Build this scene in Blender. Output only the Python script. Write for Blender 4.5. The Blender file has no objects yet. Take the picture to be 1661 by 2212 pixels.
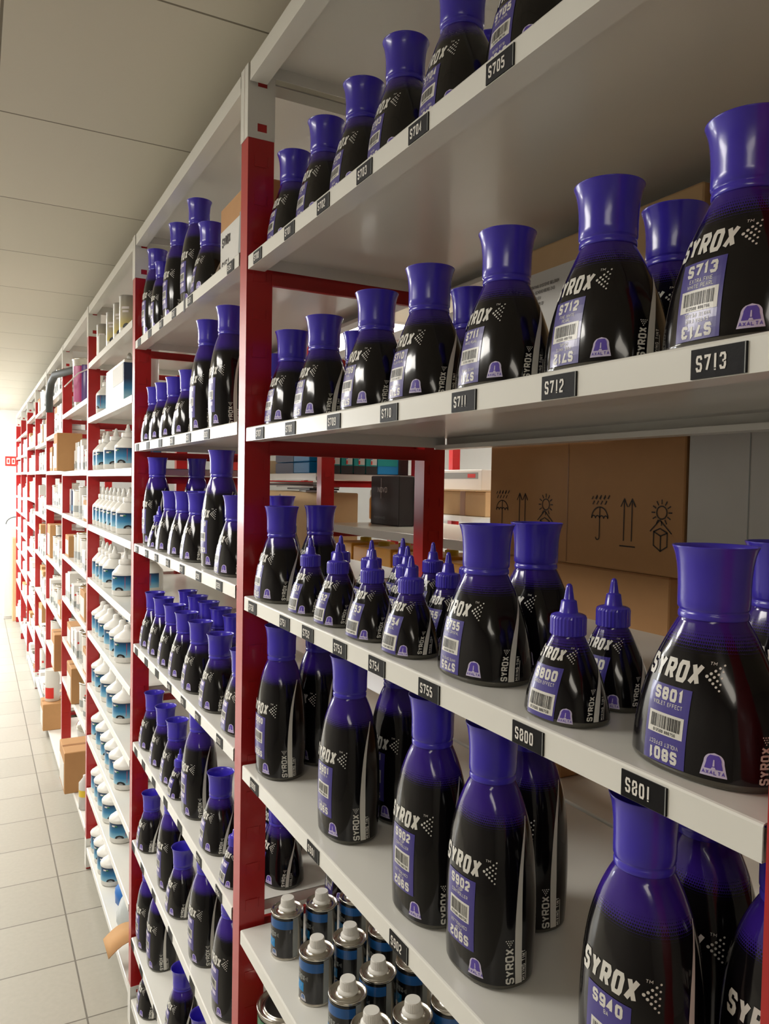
import bpy, bmesh, math, random
from mathutils import Vector, Matrix
PI = math.pi
SC = bpy.context.scene
COL = SC.collection

# ---------------------------------------------------------------- camera, world, light, exposure
F_PX = 1659.96
cam = bpy.data.cameras.new('camera'); camo = bpy.data.objects.new('camera', cam); COL.objects.link(camo)
cam.sensor_fit = 'VERTICAL'; cam.sensor_height = 36.0; cam.lens = F_PX / 2212.0 * 36.0
cam.clip_start = 0.02; cam.clip_end = 60
R_ = Vector((0.88263526, -0.46971013, 0.01809409)); U_ = Vector((4.28352736e-04, 3.92969729e-02, 9.99227484e-01)); FW = Vector((0.47005832, 0.88194566, -0.0348861))
m3 = Matrix((R_, U_, -FW)).transposed()
camo.matrix_world = Matrix.Translation((-0.41393804, 0, 0)) @ m3.to_4x4()
SC.camera = camo
w = bpy.data.worlds.new('world'); SC.world = w; w.use_nodes = True
w.node_tree.nodes['Background'].inputs[0].default_value = (1.0, .95, .88, 1); w.node_tree.nodes['Background'].inputs[1].default_value = 0.05
SC.view_settings.view_transform = 'Standard'; SC.view_settings.look = 'None'
SC.view_settings.gamma = 1.0; SC.view_settings.use_curve_mapping = False
SC.view_settings.exposure = 0.22

def area(name, loc, rot, sx, sy, power, col=(1, .9, .76)):
    l = bpy.data.lights.new(name, 'AREA'); l.shape = 'RECTANGLE'; l.size = sx; l.size_y = sy; l.energy = power; l.color = col
    o = bpy.data.objects.new(name, l); o.location = loc; o.rotation_euler = rot; COL.objects.link(o); return o
WARM = (1, .972, .925); COOL = (.97, .98, 1)
# light of the flush ceiling panels over the aisle (their diffusers are built with the ceiling)
CEIL = .83; FLOOR = -1.65
LAMPS = [(-1.45, -1.1, 4), (-1.45, 1.9, 30), (-1.45, 4.3, 38), (-1.2, 6.7, 54), (-1.2, 9.1, 48), (1.35, 1.6, 3), (1.35, 4.0, 26), (2.4, 2.2, 16), (2.4, 5.2, 26)]  # first panel, unseen behind the camera, is added to brighten the shelf lips
for (x, y, p) in LAMPS:
    area('panel_light', (x, y, CEIL - .012), (0, 0, 0), .55, 1.1, p, WARM if y < 5 else COOL)
# daylight through the window at the far end of the left wall
area('daylight', (-2.75, 9.0, .1), (0, -PI / 2, 0), 1.3, 2.2, 85, (.95, .98, 1))

# ---------------------------------------------------------------- materials
def srgb(r, g, b):
    f = lambda c: (c / 255 / 12.92) if c / 255 <= .04045 else ((c / 255 + .055) / 1.055) ** 2.4
    return (f(r), f(g), f(b), 1)
MATS = {}
def mat(name, rgb, rough=.5, metal=0, coat=0, noise=0, scale=30, emit=0, bump=0, spec=.5):
    m = bpy.data.materials.new(name); m.use_nodes = True; nt = m.node_tree; b = nt.nodes['Principled BSDF']
    c = srgb(*rgb); b.inputs['Base Color'].default_value = c
    b.inputs['Roughness'].default_value = rough; b.inputs['Metallic'].default_value = metal
    b.inputs['Coat Weight'].default_value = coat; b.inputs['Coat Roughness'].default_value = .08
    b.inputs['Specular IOR Level'].default_value = spec
    if emit:
        b.inputs['Emission Color'].default_value = c; b.inputs['Emission Strength'].default_value = emit
    if noise or bump:
        tc = nt.nodes.new('ShaderNodeTexCoord'); n = nt.nodes.new('ShaderNodeTexNoise'); n.inputs['Scale'].default_value = scale; n.inputs['Detail'].default_value = 4
        nt.links.new(tc.outputs['Object'], n.inputs['Vector'])
        if noise:
            mr = nt.nodes.new('ShaderNodeMapRange'); mr.inputs['To Min'].default_value = 1 - noise; mr.inputs['To Max'].default_value = 1 + noise
            mx = nt.nodes.new('ShaderNodeVectorMath'); mx.operation = 'SCALE'; mx.inputs[0].default_value = c[:3]
            nt.links.new(n.outputs[0], mr.inputs[0]); nt.links.new(mr.outputs[0], mx.inputs['Scale']); nt.links.new(mx.outputs[0], b.inputs['Base Color'])
        if bump:
            bp = nt.nodes.new('ShaderNodeBump'); bp.inputs['Strength'].default_value = bump; bp.inputs['Distance'].default_value = .002
            nt.links.new(n.outputs[0], bp.inputs['Height']); nt.links.new(bp.outputs[0], b.inputs['Normal'])
    MATS[name] = m; return m
M_WHITE = mat('white_shelf_paint', (230, 229, 222), .26, coat=.18, noise=.015, scale=12)
M_RED = mat('red_post_paint', (176, 24, 26), .34, coat=.2, noise=.04, scale=25, bump=.05)
M_CAP = mat('purple_cap_plastic', (68, 54, 190), .24, coat=.25, noise=.05, scale=60)
M_PRINT = mat('white_print', (222, 220, 212), .3)
M_LILAC = mat('lilac_print', (214, 205, 234), .3)
M_STICK = mat('purple_sticker', (66, 57, 142), .3, coat=.3)
M_LOGO = mat('logo_purple', (96, 76, 180), .35)
M_BAR = mat('barcode_black', (22, 20, 24), .4)
M_PLATE = mat('black_plate', (13, 12, 15), .5, bump=.1, noise=.1, scale=200, spec=.15)
M_PTXT = mat('plate_lettering', (228, 224, 216), .5)
M_TIN = mat('tin_metal', (205, 200, 190), .22, metal=1)
M_BLK = mat('black_label', (20, 20, 24), .25, coat=.4)
M_BLU = mat('blue_label', (28, 92, 160), .3, coat=.3)
M_WPL = mat('white_plastic', (232, 230, 224), .35)
M_GRN = mat('green_label', (16, 110, 66), .3, coat=.2)
M_CARD = mat('cardboard', (186, 140, 92), .8, noise=.06, scale=40)
M_CARD2 = mat('cardboard_pale', (205, 172, 128), .8, noise=.05, scale=40)
M_TAPE = mat('brown_tape', (150, 104, 60), .4)
M_GREY = mat('grey_carton', (204, 203, 199), .6, noise=.03, scale=30)
M_INK = mat('black_ink', (46, 34, 26), .7)
M_PAPER = mat('paper_label', (216, 214, 208), .6)
M_TEAL = mat('teal_carton', (22, 150, 150), .45)
M_SKY = mat('blue_carton', (20, 132, 196), .45)
M_NAVY = mat('navy_carton', (26, 44, 84), .5)
M_DBLK = mat('black_carton', (42, 38, 40), .5)
M_AMBER = mat('amber_plastic', (240, 172, 62), .3)
M_YEL = mat('yellow_plastic', (226, 196, 60), .4)
M_SRED = mat('sign_red', (214, 48, 40), .45)
M_DGREY = mat('dark_grey_plastic', (72, 76, 74), .5)
M_MGREY = mat('mid_grey_print', (150, 154, 152), .5)
M_PALE = mat('pale_label', (226, 218, 216), .45)
M_TAN = mat('tan_lid', (190, 156, 110), .5)
M_KRAFT = mat('kraft_paper', (196, 152, 104), .85, noise=.05, scale=20)
M_MAG = mat('magenta_label', (170, 30, 110), .35, coat=.3)
M_VIO = mat('violet_label', (96, 66, 140), .35, coat=.3)
M_PANE = mat('daylight_pane', (240, 246, 255), .3, emit=6)
M_LAMP = mat('lamp_diffuser', (255, 244, 224), .4, emit=4)
M_BAG = mat('blue_bag_print', (40, 110, 190), .5)
M_FOIL = mat('grey_bag', (178, 184, 184), .3, noise=.1, scale=14, bump=.6)

def halftone_mat():
    m = bpy.data.materials.new('sleeve_print'); m.use_nodes = True; nt = m.node_tree; N = nt.nodes; L = nt.links; b = N['Principled BSDF']
    b.inputs['Roughness'].default_value = .13; b.inputs['Specular IOR Level'].default_value = .32; b.inputs['Coat Weight'].default_value = .22; b.inputs['Coat Roughness'].default_value = .03
    uv = N.new('ShaderNodeUVMap'); uv.uv_map = 'UVMap'; sp = N.new('ShaderNodeSeparateXYZ'); L.new(uv.outputs[0], sp.inputs[0])
    def mth(op, a, c=None, d=None):
        n = N.new('ShaderNodeMath'); n.operation = op
        for i, x in enumerate((a, c, d)):
            if x is None: continue
            if isinstance(x, (int, float)): n.inputs[i].default_value = x
            else: L.new(x, n.inputs[i])
        return n.outputs[0]
    P = .0026
    u = mth('DIVIDE', sp.outputs[0], P); v = mth('DIVIDE', sp.outputs[1], P * .86)
    row = mth('FLOOR', v); off = mth('MULTIPLY', mth('FLOORED_MODULO', row, 2), .5)
    fu = mth('SUBTRACT', mth('FRACT', mth('ADD', u, off)), .5); fv = mth('SUBTRACT', mth('FRACT', v), .5)
    dist = mth('SQRT', mth('ADD', mth('MULTIPLY', fu, fu), mth('MULTIPLY', fv, fv)))
    mr = N.new('ShaderNodeMapRange'); mr.inputs['From Min'].default_value = -.008; mr.inputs['From Max'].default_value = .012
    mr.inputs['To Min'].default_value = .78; mr.inputs['To Max'].default_value = .02; L.new(sp.outputs[1], mr.inputs[0])
    mask = mth('LESS_THAN', dist, mr.outputs[0])
    # purple fades towards the neck
    fade = N.new('ShaderNodeMapRange'); fade.inputs['From Min'].default_value = -.010; fade.inputs['From Max'].default_value = .016; L.new(sp.outputs[1], fade.inputs[0])
    mixp = N.new('ShaderNodeMix'); mixp.data_type = 'RGBA'; mixp.inputs['A'].default_value = srgb(42, 28, 104); mixp.inputs['B'].default_value = srgb(56, 32, 134); L.new(fade.outputs[0], mixp.inputs['Factor'])
    mix = N.new('ShaderNodeMix'); mix.data_type = 'RGBA'; mix.inputs['B'].default_value = srgb(13, 11, 14)
    L.new(mixp.outputs['Result'], mix.inputs['A']); L.new(mask, mix.inputs['Factor'])
    tc = N.new('ShaderNodeTexCoord'); s2 = N.new('ShaderNodeSeparateXYZ'); L.new(tc.outputs['Object'], s2.inputs[0])
    low = mth('LESS_THAN', s2.outputs[2], .0055)
    mix2 = N.new('ShaderNodeMix'); mix2.data_type = 'RGBA'; mix2.inputs['B'].default_value = srgb(78, 76, 68)
    L.new(mix.outputs['Result'], mix2.inputs['A']); L.new(low, mix2.inputs['Factor']); L.new(mix2.outputs['Result'], b.inputs['Base Color'])
    # shrink sleeve wrinkles
    n = N.new('ShaderNodeTexNoise'); n.inputs['Scale'].default_value = 9; n.inputs['Detail'].default_value = 3
    mp = N.new('ShaderNodeMapping'); mp.inputs['Scale'].default_value = (2.2, 2.2, .7); L.new(tc.outputs['Object'], mp.inputs[0]); L.new(mp.outputs[0], n.inputs['Vector'])
    bu = N.new('ShaderNodeBump'); bu.inputs['Strength'].default_value = .35; bu.inputs['Distance'].default_value = .008; L.new(n.outputs[0], bu.inputs['Height']); L.new(bu.outputs[0], b.inputs['Normal']); L.new(bu.outputs[0], b.inputs['Coat Normal'])
    return m
M_SLEEVE = halftone_mat()

def tile_mat():
    m = bpy.data.materials.new('floor_tiles'); m.use_nodes = True; nt = m.node_tree; N = nt.nodes; L = nt.links; b = N['Principled BSDF']
    tc = N.new('ShaderNodeTexCoord'); br = N.new('ShaderNodeTexBrick'); mp = N.new('ShaderNodeMapping')
    mp.inputs['Location'].default_value = (.1115, -.232, 0)
    L.new(tc.outputs['Object'], mp.inputs[0]); L.new(mp.outputs[0], br.inputs['Vector'])
    br.offset = 0; br.inputs['Scale'].default_value = 1; br.inputs['Brick Width'].default_value = .3165; br.inputs['Row Height'].default_value = .3165
    br.inputs['Mortar Size'].default_value = .0028; br.inputs['Mortar Smooth'].default_value = .1
    br.inputs['Color1'].default_value = srgb(176, 172, 160); br.inputs['Color2'].default_value = srgb(168, 164, 152); br.inputs['Mortar'].default_value = srgb(112, 108, 98)
    n = N.new('ShaderNodeTexNoise'); n.inputs['Scale'].default_value = 60; mr = N.new('ShaderNodeMapRange'); mr.inputs['To Min'].default_value = .92; mr.inputs['To Max'].default_value = 1.06
    L.new(tc.outputs['Object'], n.inputs['Vector']); L.new(n.outputs[0], mr.inputs[0])
    vm = N.new('ShaderNodeVectorMath'); vm.operation = 'SCALE'; L.new(br.outputs['Color'], vm.inputs[0]); L.new(mr.outputs[0], vm.inputs['Scale']); L.new(vm.outputs[0], b.inputs['Base Color'])
    b.inputs['Roughness'].default_value = .32
    bu = N.new('ShaderNodeBump'); bu.inputs['Strength'].default_value = .5; bu.inputs['Distance'].default_value = .002; bu.invert = True
    L.new(br.outputs['Fac'], bu.inputs['Height']); L.new(bu.outputs[0], b.inputs['Normal'])
    return m
M_TILE = tile_mat()

def ceiling_mat():
    m = bpy.data.materials.new('ceiling_panels'); m.use_nodes = True; nt = m.node_tree; N = nt.nodes; L = nt.links; b = N['Principled BSDF']
    tc = N.new('ShaderNodeTexCoord'); br = N.new('ShaderNodeTexBrick'); mp = N.new('ShaderNodeMapping')
    mp.inputs['Location'].default_value = (.372, -.2115, 0)
    L.new(tc.outputs['Object'], mp.inputs[0]); L.new(mp.outputs[0], br.inputs['Vector'])
    br.offset = 0; br.inputs['Scale'].default_value = 1; br.inputs['Brick Width'].default_value = 1.18; br.inputs['Row Height'].default_value = .588
    br.inputs['Mortar Size'].default_value = .003; br.inputs['Mortar Smooth'].default_value = .3
    br.inputs['Color1'].default_value = srgb(214, 208, 192); br.inputs['Color2'].default_value = srgb(210, 204, 188); br.inputs['Mortar'].default_value = srgb(128, 120, 104)
    L.new(br.outputs['Color'], b.inputs['Base Color']); b.inputs['Roughness'].default_value = .9
    bu = N.new('ShaderNodeBump'); bu.inputs['Strength'].default_value = .6; bu.inputs['Distance'].default_value = .003; bu.invert = True
    L.new(br.outputs['Fac'], bu.inputs['Height']); L.new(bu.outputs[0], b.inputs['Normal'])
    return m
M_CEIL = ceiling_mat()
M_WALL2 = mat('reflection_greyed_wall', (168, 164, 156), .8, noise=.02, scale=5)  # wall paint greyed on unseen walls so the black bottles reflect less light
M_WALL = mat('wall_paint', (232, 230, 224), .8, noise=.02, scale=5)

def can_label_mat():       # blue label fading down to pale, as printed round the white bottles
    m = bpy.data.materials.new('blue_fading_label'); m.use_nodes = True; nt = m.node_tree; N = nt.nodes; L = nt.links; b = N['Principled BSDF']
    tc = N.new('ShaderNodeTexCoord'); sp = N.new('ShaderNodeSeparateXYZ'); L.new(tc.outputs['Object'], sp.inputs[0])
    mr = N.new('ShaderNodeMapRange'); mr.inputs['From Min'].default_value = .022; mr.inputs['From Max'].default_value = .078; L.new(sp.outputs[2], mr.inputs[0])
    cr = N.new('ShaderNodeValToRGB'); e = cr.color_ramp.elements; e[0].color = srgb(150, 200, 220); e[1].color = srgb(8, 42, 78); x = cr.color_ramp.elements.new(.45); x.color = srgb(48, 128, 176)
    L.new(mr.outputs[0], cr.inputs[0]); L.new(cr.outputs[0], b.inputs['Base Color']); b.inputs['Roughness'].default_value = .3
    return m
M_BLAB = can_label_mat()
def spray_mat():
    m = bpy.data.materials.new('silver_yellow_wrap'); m.use_nodes = True; nt = m.node_tree; N = nt.nodes; L = nt.links; b = N['Principled BSDF']
    tc = N.new('ShaderNodeTexCoord'); sp = N.new('ShaderNodeSeparateXYZ'); L.new(tc.outputs['Object'], sp.inputs[0])
    mr = N.new('ShaderNodeMapRange'); mr.inputs['From Min'].default_value = .0; mr.inputs['From Max'].default_value = .15; L.new(sp.outputs[2], mr.inputs[0])
    cr = N.new('ShaderNodeValToRGB'); e = cr.color_ramp.elements; e[0].color = srgb(232, 230, 222); e[1].color = srgb(150, 146, 138)
    for p, c in ((.26, (236, 232, 220)), (.3, (226, 208, 120)), (.55, (196, 186, 160))):
        x = cr.color_ramp.elements.new(p); x.color = srgb(*c)
    L.new(mr.outputs[0], cr.inputs[0]); L.new(cr.outputs[0], b.inputs['Base Color']); b.inputs['Roughness'].default_value = .3; b.inputs['Metallic'].default_value = .25
    return m
M_SPRAY = spray_mat()
M_ORANGE = mat('orange_print', (222, 120, 70), .35)

# ---------------------------------------------------------------- mesh helpers
class MB:
    """collects faces with materials, becomes ONE mesh"""
    def __init__(s): s.v = []; s.f = []; s.m = []; s.mats = []; s.smooth = []; s.uv = None
    def mi(s, m):
        if m not in s.mats: s.mats.append(m)
        return s.mats.index(m)
    def add(s, vs, fs, m, smooth=False):
        o = len(s.v); s.v += [tuple(p) for p in vs]; k = s.mi(m)
        for f in fs: s.f.append(tuple(i + o for i in f)); s.m.append(k); s.smooth.append(smooth)
        return s
    def box(s, x0, x1, y0, y1, z0, z1, m, bev=0):
        if bev:
            b = bev; vs = []; 
            def ring(x0, x1, y0, y1, z, c):
                return [(x0 + c, y0, z), (x1 - c, y0, z), (x1, y0 + c, z), (x1, y1 - c, z), (x1 - c, y1, z), (x0 + c, y1, z), (x0, y1 - c, z), (x0, y0 + c, z)]
            rs = [ring(x0 + b, x1 - b, y0 + b, y1 - b, z0, b * .4), ring(x0, x1, y0, y1, z0 + b, b * .6), ring(x0, x1, y0, y1, z1 - b, b * .6), ring(x0 + b, x1 - b, y0 + b, y1 - b, z1, b * .4)]
            for r in rs: vs += r
            fs = [tuple(range(7, -1, -1)), tuple(range(24, 32))]
            for r in range(3):
                for i in range(8): fs.append((r * 8 + i, r * 8 + (i + 1) % 8, r * 8 + 8 + (i + 1) % 8, r * 8 + 8 + i))
            return s.add(vs, fs, m)
        vs = [(x0, y0, z0), (x1, y0, z0), (x1, y1, z0), (x0, y1, z0), (x0, y0, z1), (x1, y0, z1), (x1, y1, z1), (x0, y1, z1)]
        return s.add(vs, [(0, 3, 2, 1), (4, 5, 6, 7), (0, 1, 5, 4), (1, 2, 6, 5), (2, 3, 7, 6), (3, 0, 4, 7)], m)
    def lathe(s, prof, m, n=32, cx=0, cy=0, cz=0, smooth=True, capb=False, capt=False, sx=1, sy=1):
        vs = []
        for r, z in prof:
            for i in range(n):
                a = 2 * PI * i / n; vs.append((cx + r * math.cos(a) * sx, cy + r * math.sin(a) * sy, cz + z))
        fs = []
        for k in range(len(prof) - 1):
            for i in range(n): fs.append((k * n + i, k * n + (i + 1) % n, (k + 1) * n + (i + 1) % n, (k + 1) * n + i))
        s.add(vs, fs, m, smooth)
        o = len(s.v) - len(vs)
        if capb: s.f.append(tuple(o + i for i in range(n - 1, -1, -1))); s.m.append(s.mi(m)); s.smooth.append(False)
        if capt: s.f.append(tuple(o + (len(prof) - 1) * n + i for i in range(n))); s.m.append(s.mi(m)); s.smooth.append(False)
        return s
    def tube(s, pts, r, m, n=8):
        pts = [Vector(p) for p in pts]; rings = []
        for i, p in enumerate(pts):
            t = (pts[min(i + 1, len(pts) - 1)] - pts[max(i - 1, 0)]).normalized()
            a = t.orthogonal().normalized() if i == 0 else (rings_a - t * rings_a.dot(t)).normalized()
            rings_a = a; b = t.cross(a); rings.append([p + (a * math.cos(2 * PI * k / n) + b * math.sin(2 * PI * k / n)) * r for k in range(n)])
        vs = [v for rg in rings for v in rg]; fs = []
        for k in range(len(rings) - 1):
            for i in range(n): fs.append((k * n + i, k * n + (i + 1) % n, (k + 1) * n + (i + 1) % n, (k + 1) * n + i))
        fs.append(tuple(range(n - 1, -1, -1))); fs.append(tuple((len(rings) - 1) * n + i for i in range(n)))
        return s.add(vs, fs, m, True)
    def extrude_y(s, prof, y0, y1, m):
        """closed profile of (x, z), ordered, extruded along Y"""
        n = len(prof); vs = [(x, y0, z) for x, z in prof] + [(x, y1, z) for x, z in prof]
        fs = [(i, (i + 1) % n, n + (i + 1) % n, n + i) for i in range(n)] + [tuple(range(n - 1, -1, -1)), tuple(range(n, 2 * n))]
        return s.add(vs, fs, m)
    def mesh(s, name):
        me = bpy.data.meshes.new(name); me.from_pydata(s.v, [], s.f)
        for m in s.mats: me.materials.append(m)
        me.polygons.foreach_set('material_index', s.m); me.polygons.foreach_set('use_smooth', s.smooth)
        if s.uv:
            ul = me.uv_layers.new(name='UVMap')
            for lp in me.loops: ul.data[lp.index].uv = s.uv[lp.vertex_index]
        bm = bmesh.new(); bm.from_mesh(me); bmesh.ops.recalc_face_normals(bm, faces=bm.faces); bm.to_mesh(me); bm.free()
        me.update(); return me
def obj(name, mb, parent=None, loc=None):
    me = mb.mesh(name) if isinstance(mb, MB) else mb
    o = bpy.data.objects.new(name, me); COL.objects.link(o)
    if parent: o.parent = parent
    if loc: o.location = loc
    return o
def tag(o, label, cat, group=None, kind=None):
    o['label'] = label; o['category'] = cat
    if group: o['group'] = group
    if kind: o['kind'] = kind
    return o
def thing(name, label, cat, loc=(0, 0, 0), rz=0, group=None):
    o = bpy.data.objects.new(name, None); COL.objects.link(o); o.location = loc; o.rotation_euler = (0, 0, rz); o.empty_display_size = .05
    return tag(o, label, cat, group)
def struct(name, mb, label=None):
    o = obj(name, mb); o['kind'] = 'structure'
    if label: o['label'] = label
    return o
ORD = ['first', 'second', 'third', 'fourth', 'fifth', 'sixth', 'seventh', 'eighth', 'ninth', 'tenth', 'eleventh', 'twelfth', 'thirteenth', 'fourteenth', 'fifteenth']
# ---------------------------------------------------------------- stroke lettering
c = .16
GL = {
'S': [[(1, .76), (1, 1 - c), (1 - c, 1), (c, 1), (0, 1 - c), (0, .64), (c, .52), (1 - c, .48), (1, .36), (1, c), (1 - c, 0), (c, 0), (0, c), (0, .24)]],
'Y': [[(0, 1), (.5, .45), (1, 1)], [(.5, .45), (.5, 0)]], 'R': [[(0, 0), (0, 1), (1 - c, 1), (1, 1 - c), (1, .62), (1 - c, .48), (0, .48)], [(.5, .48), (1, 0)]],
'O': [[(c, 0), (1 - c, 0), (1, c), (1, 1 - c), (1 - c, 1), (c, 1), (0, 1 - c), (0, c), (c, 0)]], 'X': [[(0, 0), (1, 1)], [(0, 1), (1, 0)]],
'A': [[(0, 0), (.5, 1), (1, 0)], [(.2, .32), (.8, .32)]], 'L': [[(0, 1), (0, 0), (1, 0)]], 'T': [[(0, 1), (1, 1)], [(.5, 1), (.5, 0)]],
'M': [[(0, 0), (0, 1), (.5, .35), (1, 1), (1, 0)]], 'I': [[(.5, 0), (.5, 1)]], 'N': [[(0, 0), (0, 1), (1, 0), (1, 1)]],
'G': [[(1, .8), (1, 1 - c), (1 - c, 1), (c, 1), (0, 1 - c), (0, c), (c, 0), (1 - c, 0), (1, c), (1, .5), (.55, .5)]],
'E': [[(1, 1), (0, 1), (0, 0), (1, 0)], [(0, .5), (.85, .5)]], 'F': [[(1, 1), (0, 1), (0, 0)], [(0, .5), (.85, .5)]],
'W': [[(0, 1), (.2, 0), (.5, .8), (.8, 0), (1, 1)]], 'H': [[(0, 0), (0, 1)], [(1, 0), (1, 1)], [(0, .5), (1, .5)]], 'P': [[(0, 0), (0, 1), (1 - c, 1), (1, 1 - c), (1, .6), (1 - c, .46), (0, .46)]],
'C': [[(1, .78), (1, 1 - c), (1 - c, 1), (c, 1), (0, 1 - c), (0, c), (c, 0), (1 - c, 0), (1, c), (1, .22)]], 'V': [[(0, 1), (.5, 0), (1, 1)]],
'B': [[(0, 0), (0, 1), (1 - c, 1), (.95, .85), (.95, .62), (.8, .5), (0, .5)], [(.8, .5), (1, .36), (1, c), (1 - c, 0), (0, 0)]],
'U': [[(0, 1), (0, c), (c, 0), (1 - c, 0), (1, c), (1, 1)]], 'D': [[(0, 0), (0, 1), (1 - c, 1), (1, 1 - c), (1, c), (1 - c, 0), (0, 0)]], 'K': [[(0, 0), (0, 1)], [(1, 1), (0, .45)], [(.25, .58), (1, 0)]],
'0': [[(c, 0), (1 - c, 0), (1, c), (1, 1 - c), (1 - c, 1), (c, 1), (0, 1 - c), (0, c), (c, 0)]],
'1': [[(.15, .85), (.55, 1), (.55, 0)]], '1p': [[(.15, 1), (.55, 1), (.55, 0)], [(.15, 0), (.95, 0)]],
'2': [[(0, .76), (0, 1 - c), (c, 1), (1 - c, 1), (1, 1 - c), (1, .6), (0, .18), (0, 0), (1, 0)]],
'3': [[(0, .78), (0, 1 - c), (c, 1), (1 - c, 1), (1, 1 - c), (1, .62), (.85, .5), (.4, .5)], [(.85, .5), (1, .38), (1, c), (1 - c, 0), (c, 0), (0, c), (0, .22)]],
'4': [[(.7, 0), (.7, 1), (0, .3), (1, .3)]],
'5': [[(1, 1), (0, 1), (0, .56), (1 - c, .56), (1, .42), (1, c), (1 - c, 0), (c, 0), (0, c), (0, .2)]],
'6': [[(1, .82), (1, 1 - c), (1 - c, 1), (c, 1), (0, 1 - c), (0, c), (c, 0), (1 - c, 0), (1, c), (1, .4), (1 - c, .55), (0, .55)]],
'7': [[(0, .84), (0, 1), (1, 1), (.35, 0)]],
'8': [[(c, .52), (0, .64), (0, 1 - c), (c, 1), (1 - c, 1), (1, 1 - c), (1, .64), (1 - c, .52), (c, .52), (0, .38), (0, c), (c, 0), (1 - c, 0), (1, c), (1, .38), (1 - c, .52)]],
'9': [[(0, .18), (0, c), (c, 0), (1 - c, 0), (1, c), (1, 1 - c), (1 - c, 1), (c, 1), (0, 1 - c), (0, .6), (c, .45), (1, .45)]],
'-': [[(.1, .5), (.9, .5)]], '.': [[(.4, 0), (.6, 0)]],
}
def stroke_polys(pts, w, maxl):
    """ribbon of width w along pts (mitred); list of quads"""
    P = []
    for a, b in zip(pts[:-1], pts[1:]):
        L = math.dist(a, b); k = max(1, int(math.ceil(L / maxl)))
        for i in range(k): P.append((a[0] + (b[0] - a[0]) * i / k, a[1] + (b[1] - a[1]) * i / k))
    P.append(pts[-1]); closed = math.dist(pts[0], pts[-1]) < 1e-9; n = len(P); Lf = []; Rt = []
    for i in range(n):
        def dirv(a, b):
            L = math.dist(a, b) or 1; return ((b[0] - a[0]) / L, (b[1] - a[1]) / L)
        d0 = dirv(P[i - 1], P[i]) if i > 0 else (dirv(P[-2], P[-1]) if closed else None)
        d1 = dirv(P[i], P[i + 1]) if i < n - 1 else (dirv(P[0], P[1]) if closed else None)
        if d0 is None: d0 = d1
        if d1 is None: d1 = d0
        nx, ny = -(d0[1] + d1[1]), d0[0] + d1[0]; L = math.hypot(nx, ny) or 1; nx /= L; ny /= L
        cs = max(.45, nx * -d0[1] + ny * d0[0]); h = w / 2 / cs
        Lf.append((P[i][0] + nx * h, P[i][1] + ny * h)); Rt.append((P[i][0] - nx * h, P[i][1] - ny * h))
    return [(Rt[i], Rt[i + 1], Lf[i + 1], Lf[i]) for i in range(n - 1)]
def text_polys(txt, x, y, H, W=.55, gap=.22, wt=.16, shear=0, rot=0, maxl=.0022, flip=False, align='l', plate=False):
    """quads of a text line; x,y baseline origin in metres, H height; W glyph width/height, rot in degrees about the origin"""
    out = []; cx = 0
    adv = lambda ch: (W * .55 if ch == ' ' else (W * (.35 if ch == 'I' else .7 if ch == '1' else 1.25 if ch in 'MW' else 1))) * H
    total = sum(adv(ch) + gap * H for ch in txt) - gap * H
    x0 = {'l': 0, 'c': -total / 2, 'r': -total}[align]; ca, sa = math.cos(math.radians(rot)), math.sin(math.radians(rot))
    for ch in txt:
        a = adv(ch)
        g = GL.get('1p' if (ch == '1' and plate) else ch)
        if g:
            q = wt * H / 2
            for pl in g:
                pts = [(x0 + cx + q + px * (a - 2 * q) + shear * py * H, q + py * (H - 2 * q)) for px, py in pl]
                for quad in stroke_polys(pts, wt * H, maxl):
                    o = []
                    for (px, py) in quad:
                        if flip: px, py = -px, -py
                        o.append((x + px * ca - py * sa, y + px * sa + py * ca))
                    out.append(o)
        cx += a + gap * H
    return out
def rect_polys(x0, x1, y0, y1, step=.003):
    nx = max(1, int(math.ceil((x1 - x0) / step))); ny = max(1, int(math.ceil((y1 - y0) / (step * 2.5)))); out = []
    for i in range(nx):
        for j in range(ny):
            a = x0 + (x1 - x0) * i / nx; b = x0 + (x1 - x0) * (i + 1) / nx; c_ = y0 + (y1 - y0) * j / ny; d = y0 + (y1 - y0) * (j + 1) / ny
            out.append([(a, c_), (b, c_), (b, d), (a, d)])
    return out
def shape_polys(hw, cx, y0, y1, n=14, m=4):
    """filled outline: half width hw(t) for t in 0..1 between y0 and y1"""
    out = []
    for j in range(n):
        t0, t1 = j / n, (j + 1) / n; a, b = hw(t0), hw(t1); ya, yb = y0 + (y1 - y0) * t0, y0 + (y1 - y0) * t1
        for i in range(m):
            f0, f1 = -1 + 2 * i / m, -1 + 2 * (i + 1) / m
            out.append([(cx + a * f0, ya), (cx + a * f1, ya), (cx + b * f1, yb), (cx + b * f0, yb)])
    return out
def disc_polys(cx, cy, r, n=8):
    return [[(cx + r * math.cos(2 * PI * i / n), cy + r * math.sin(2 * PI * i / n)) for i in range(n)]]
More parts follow.
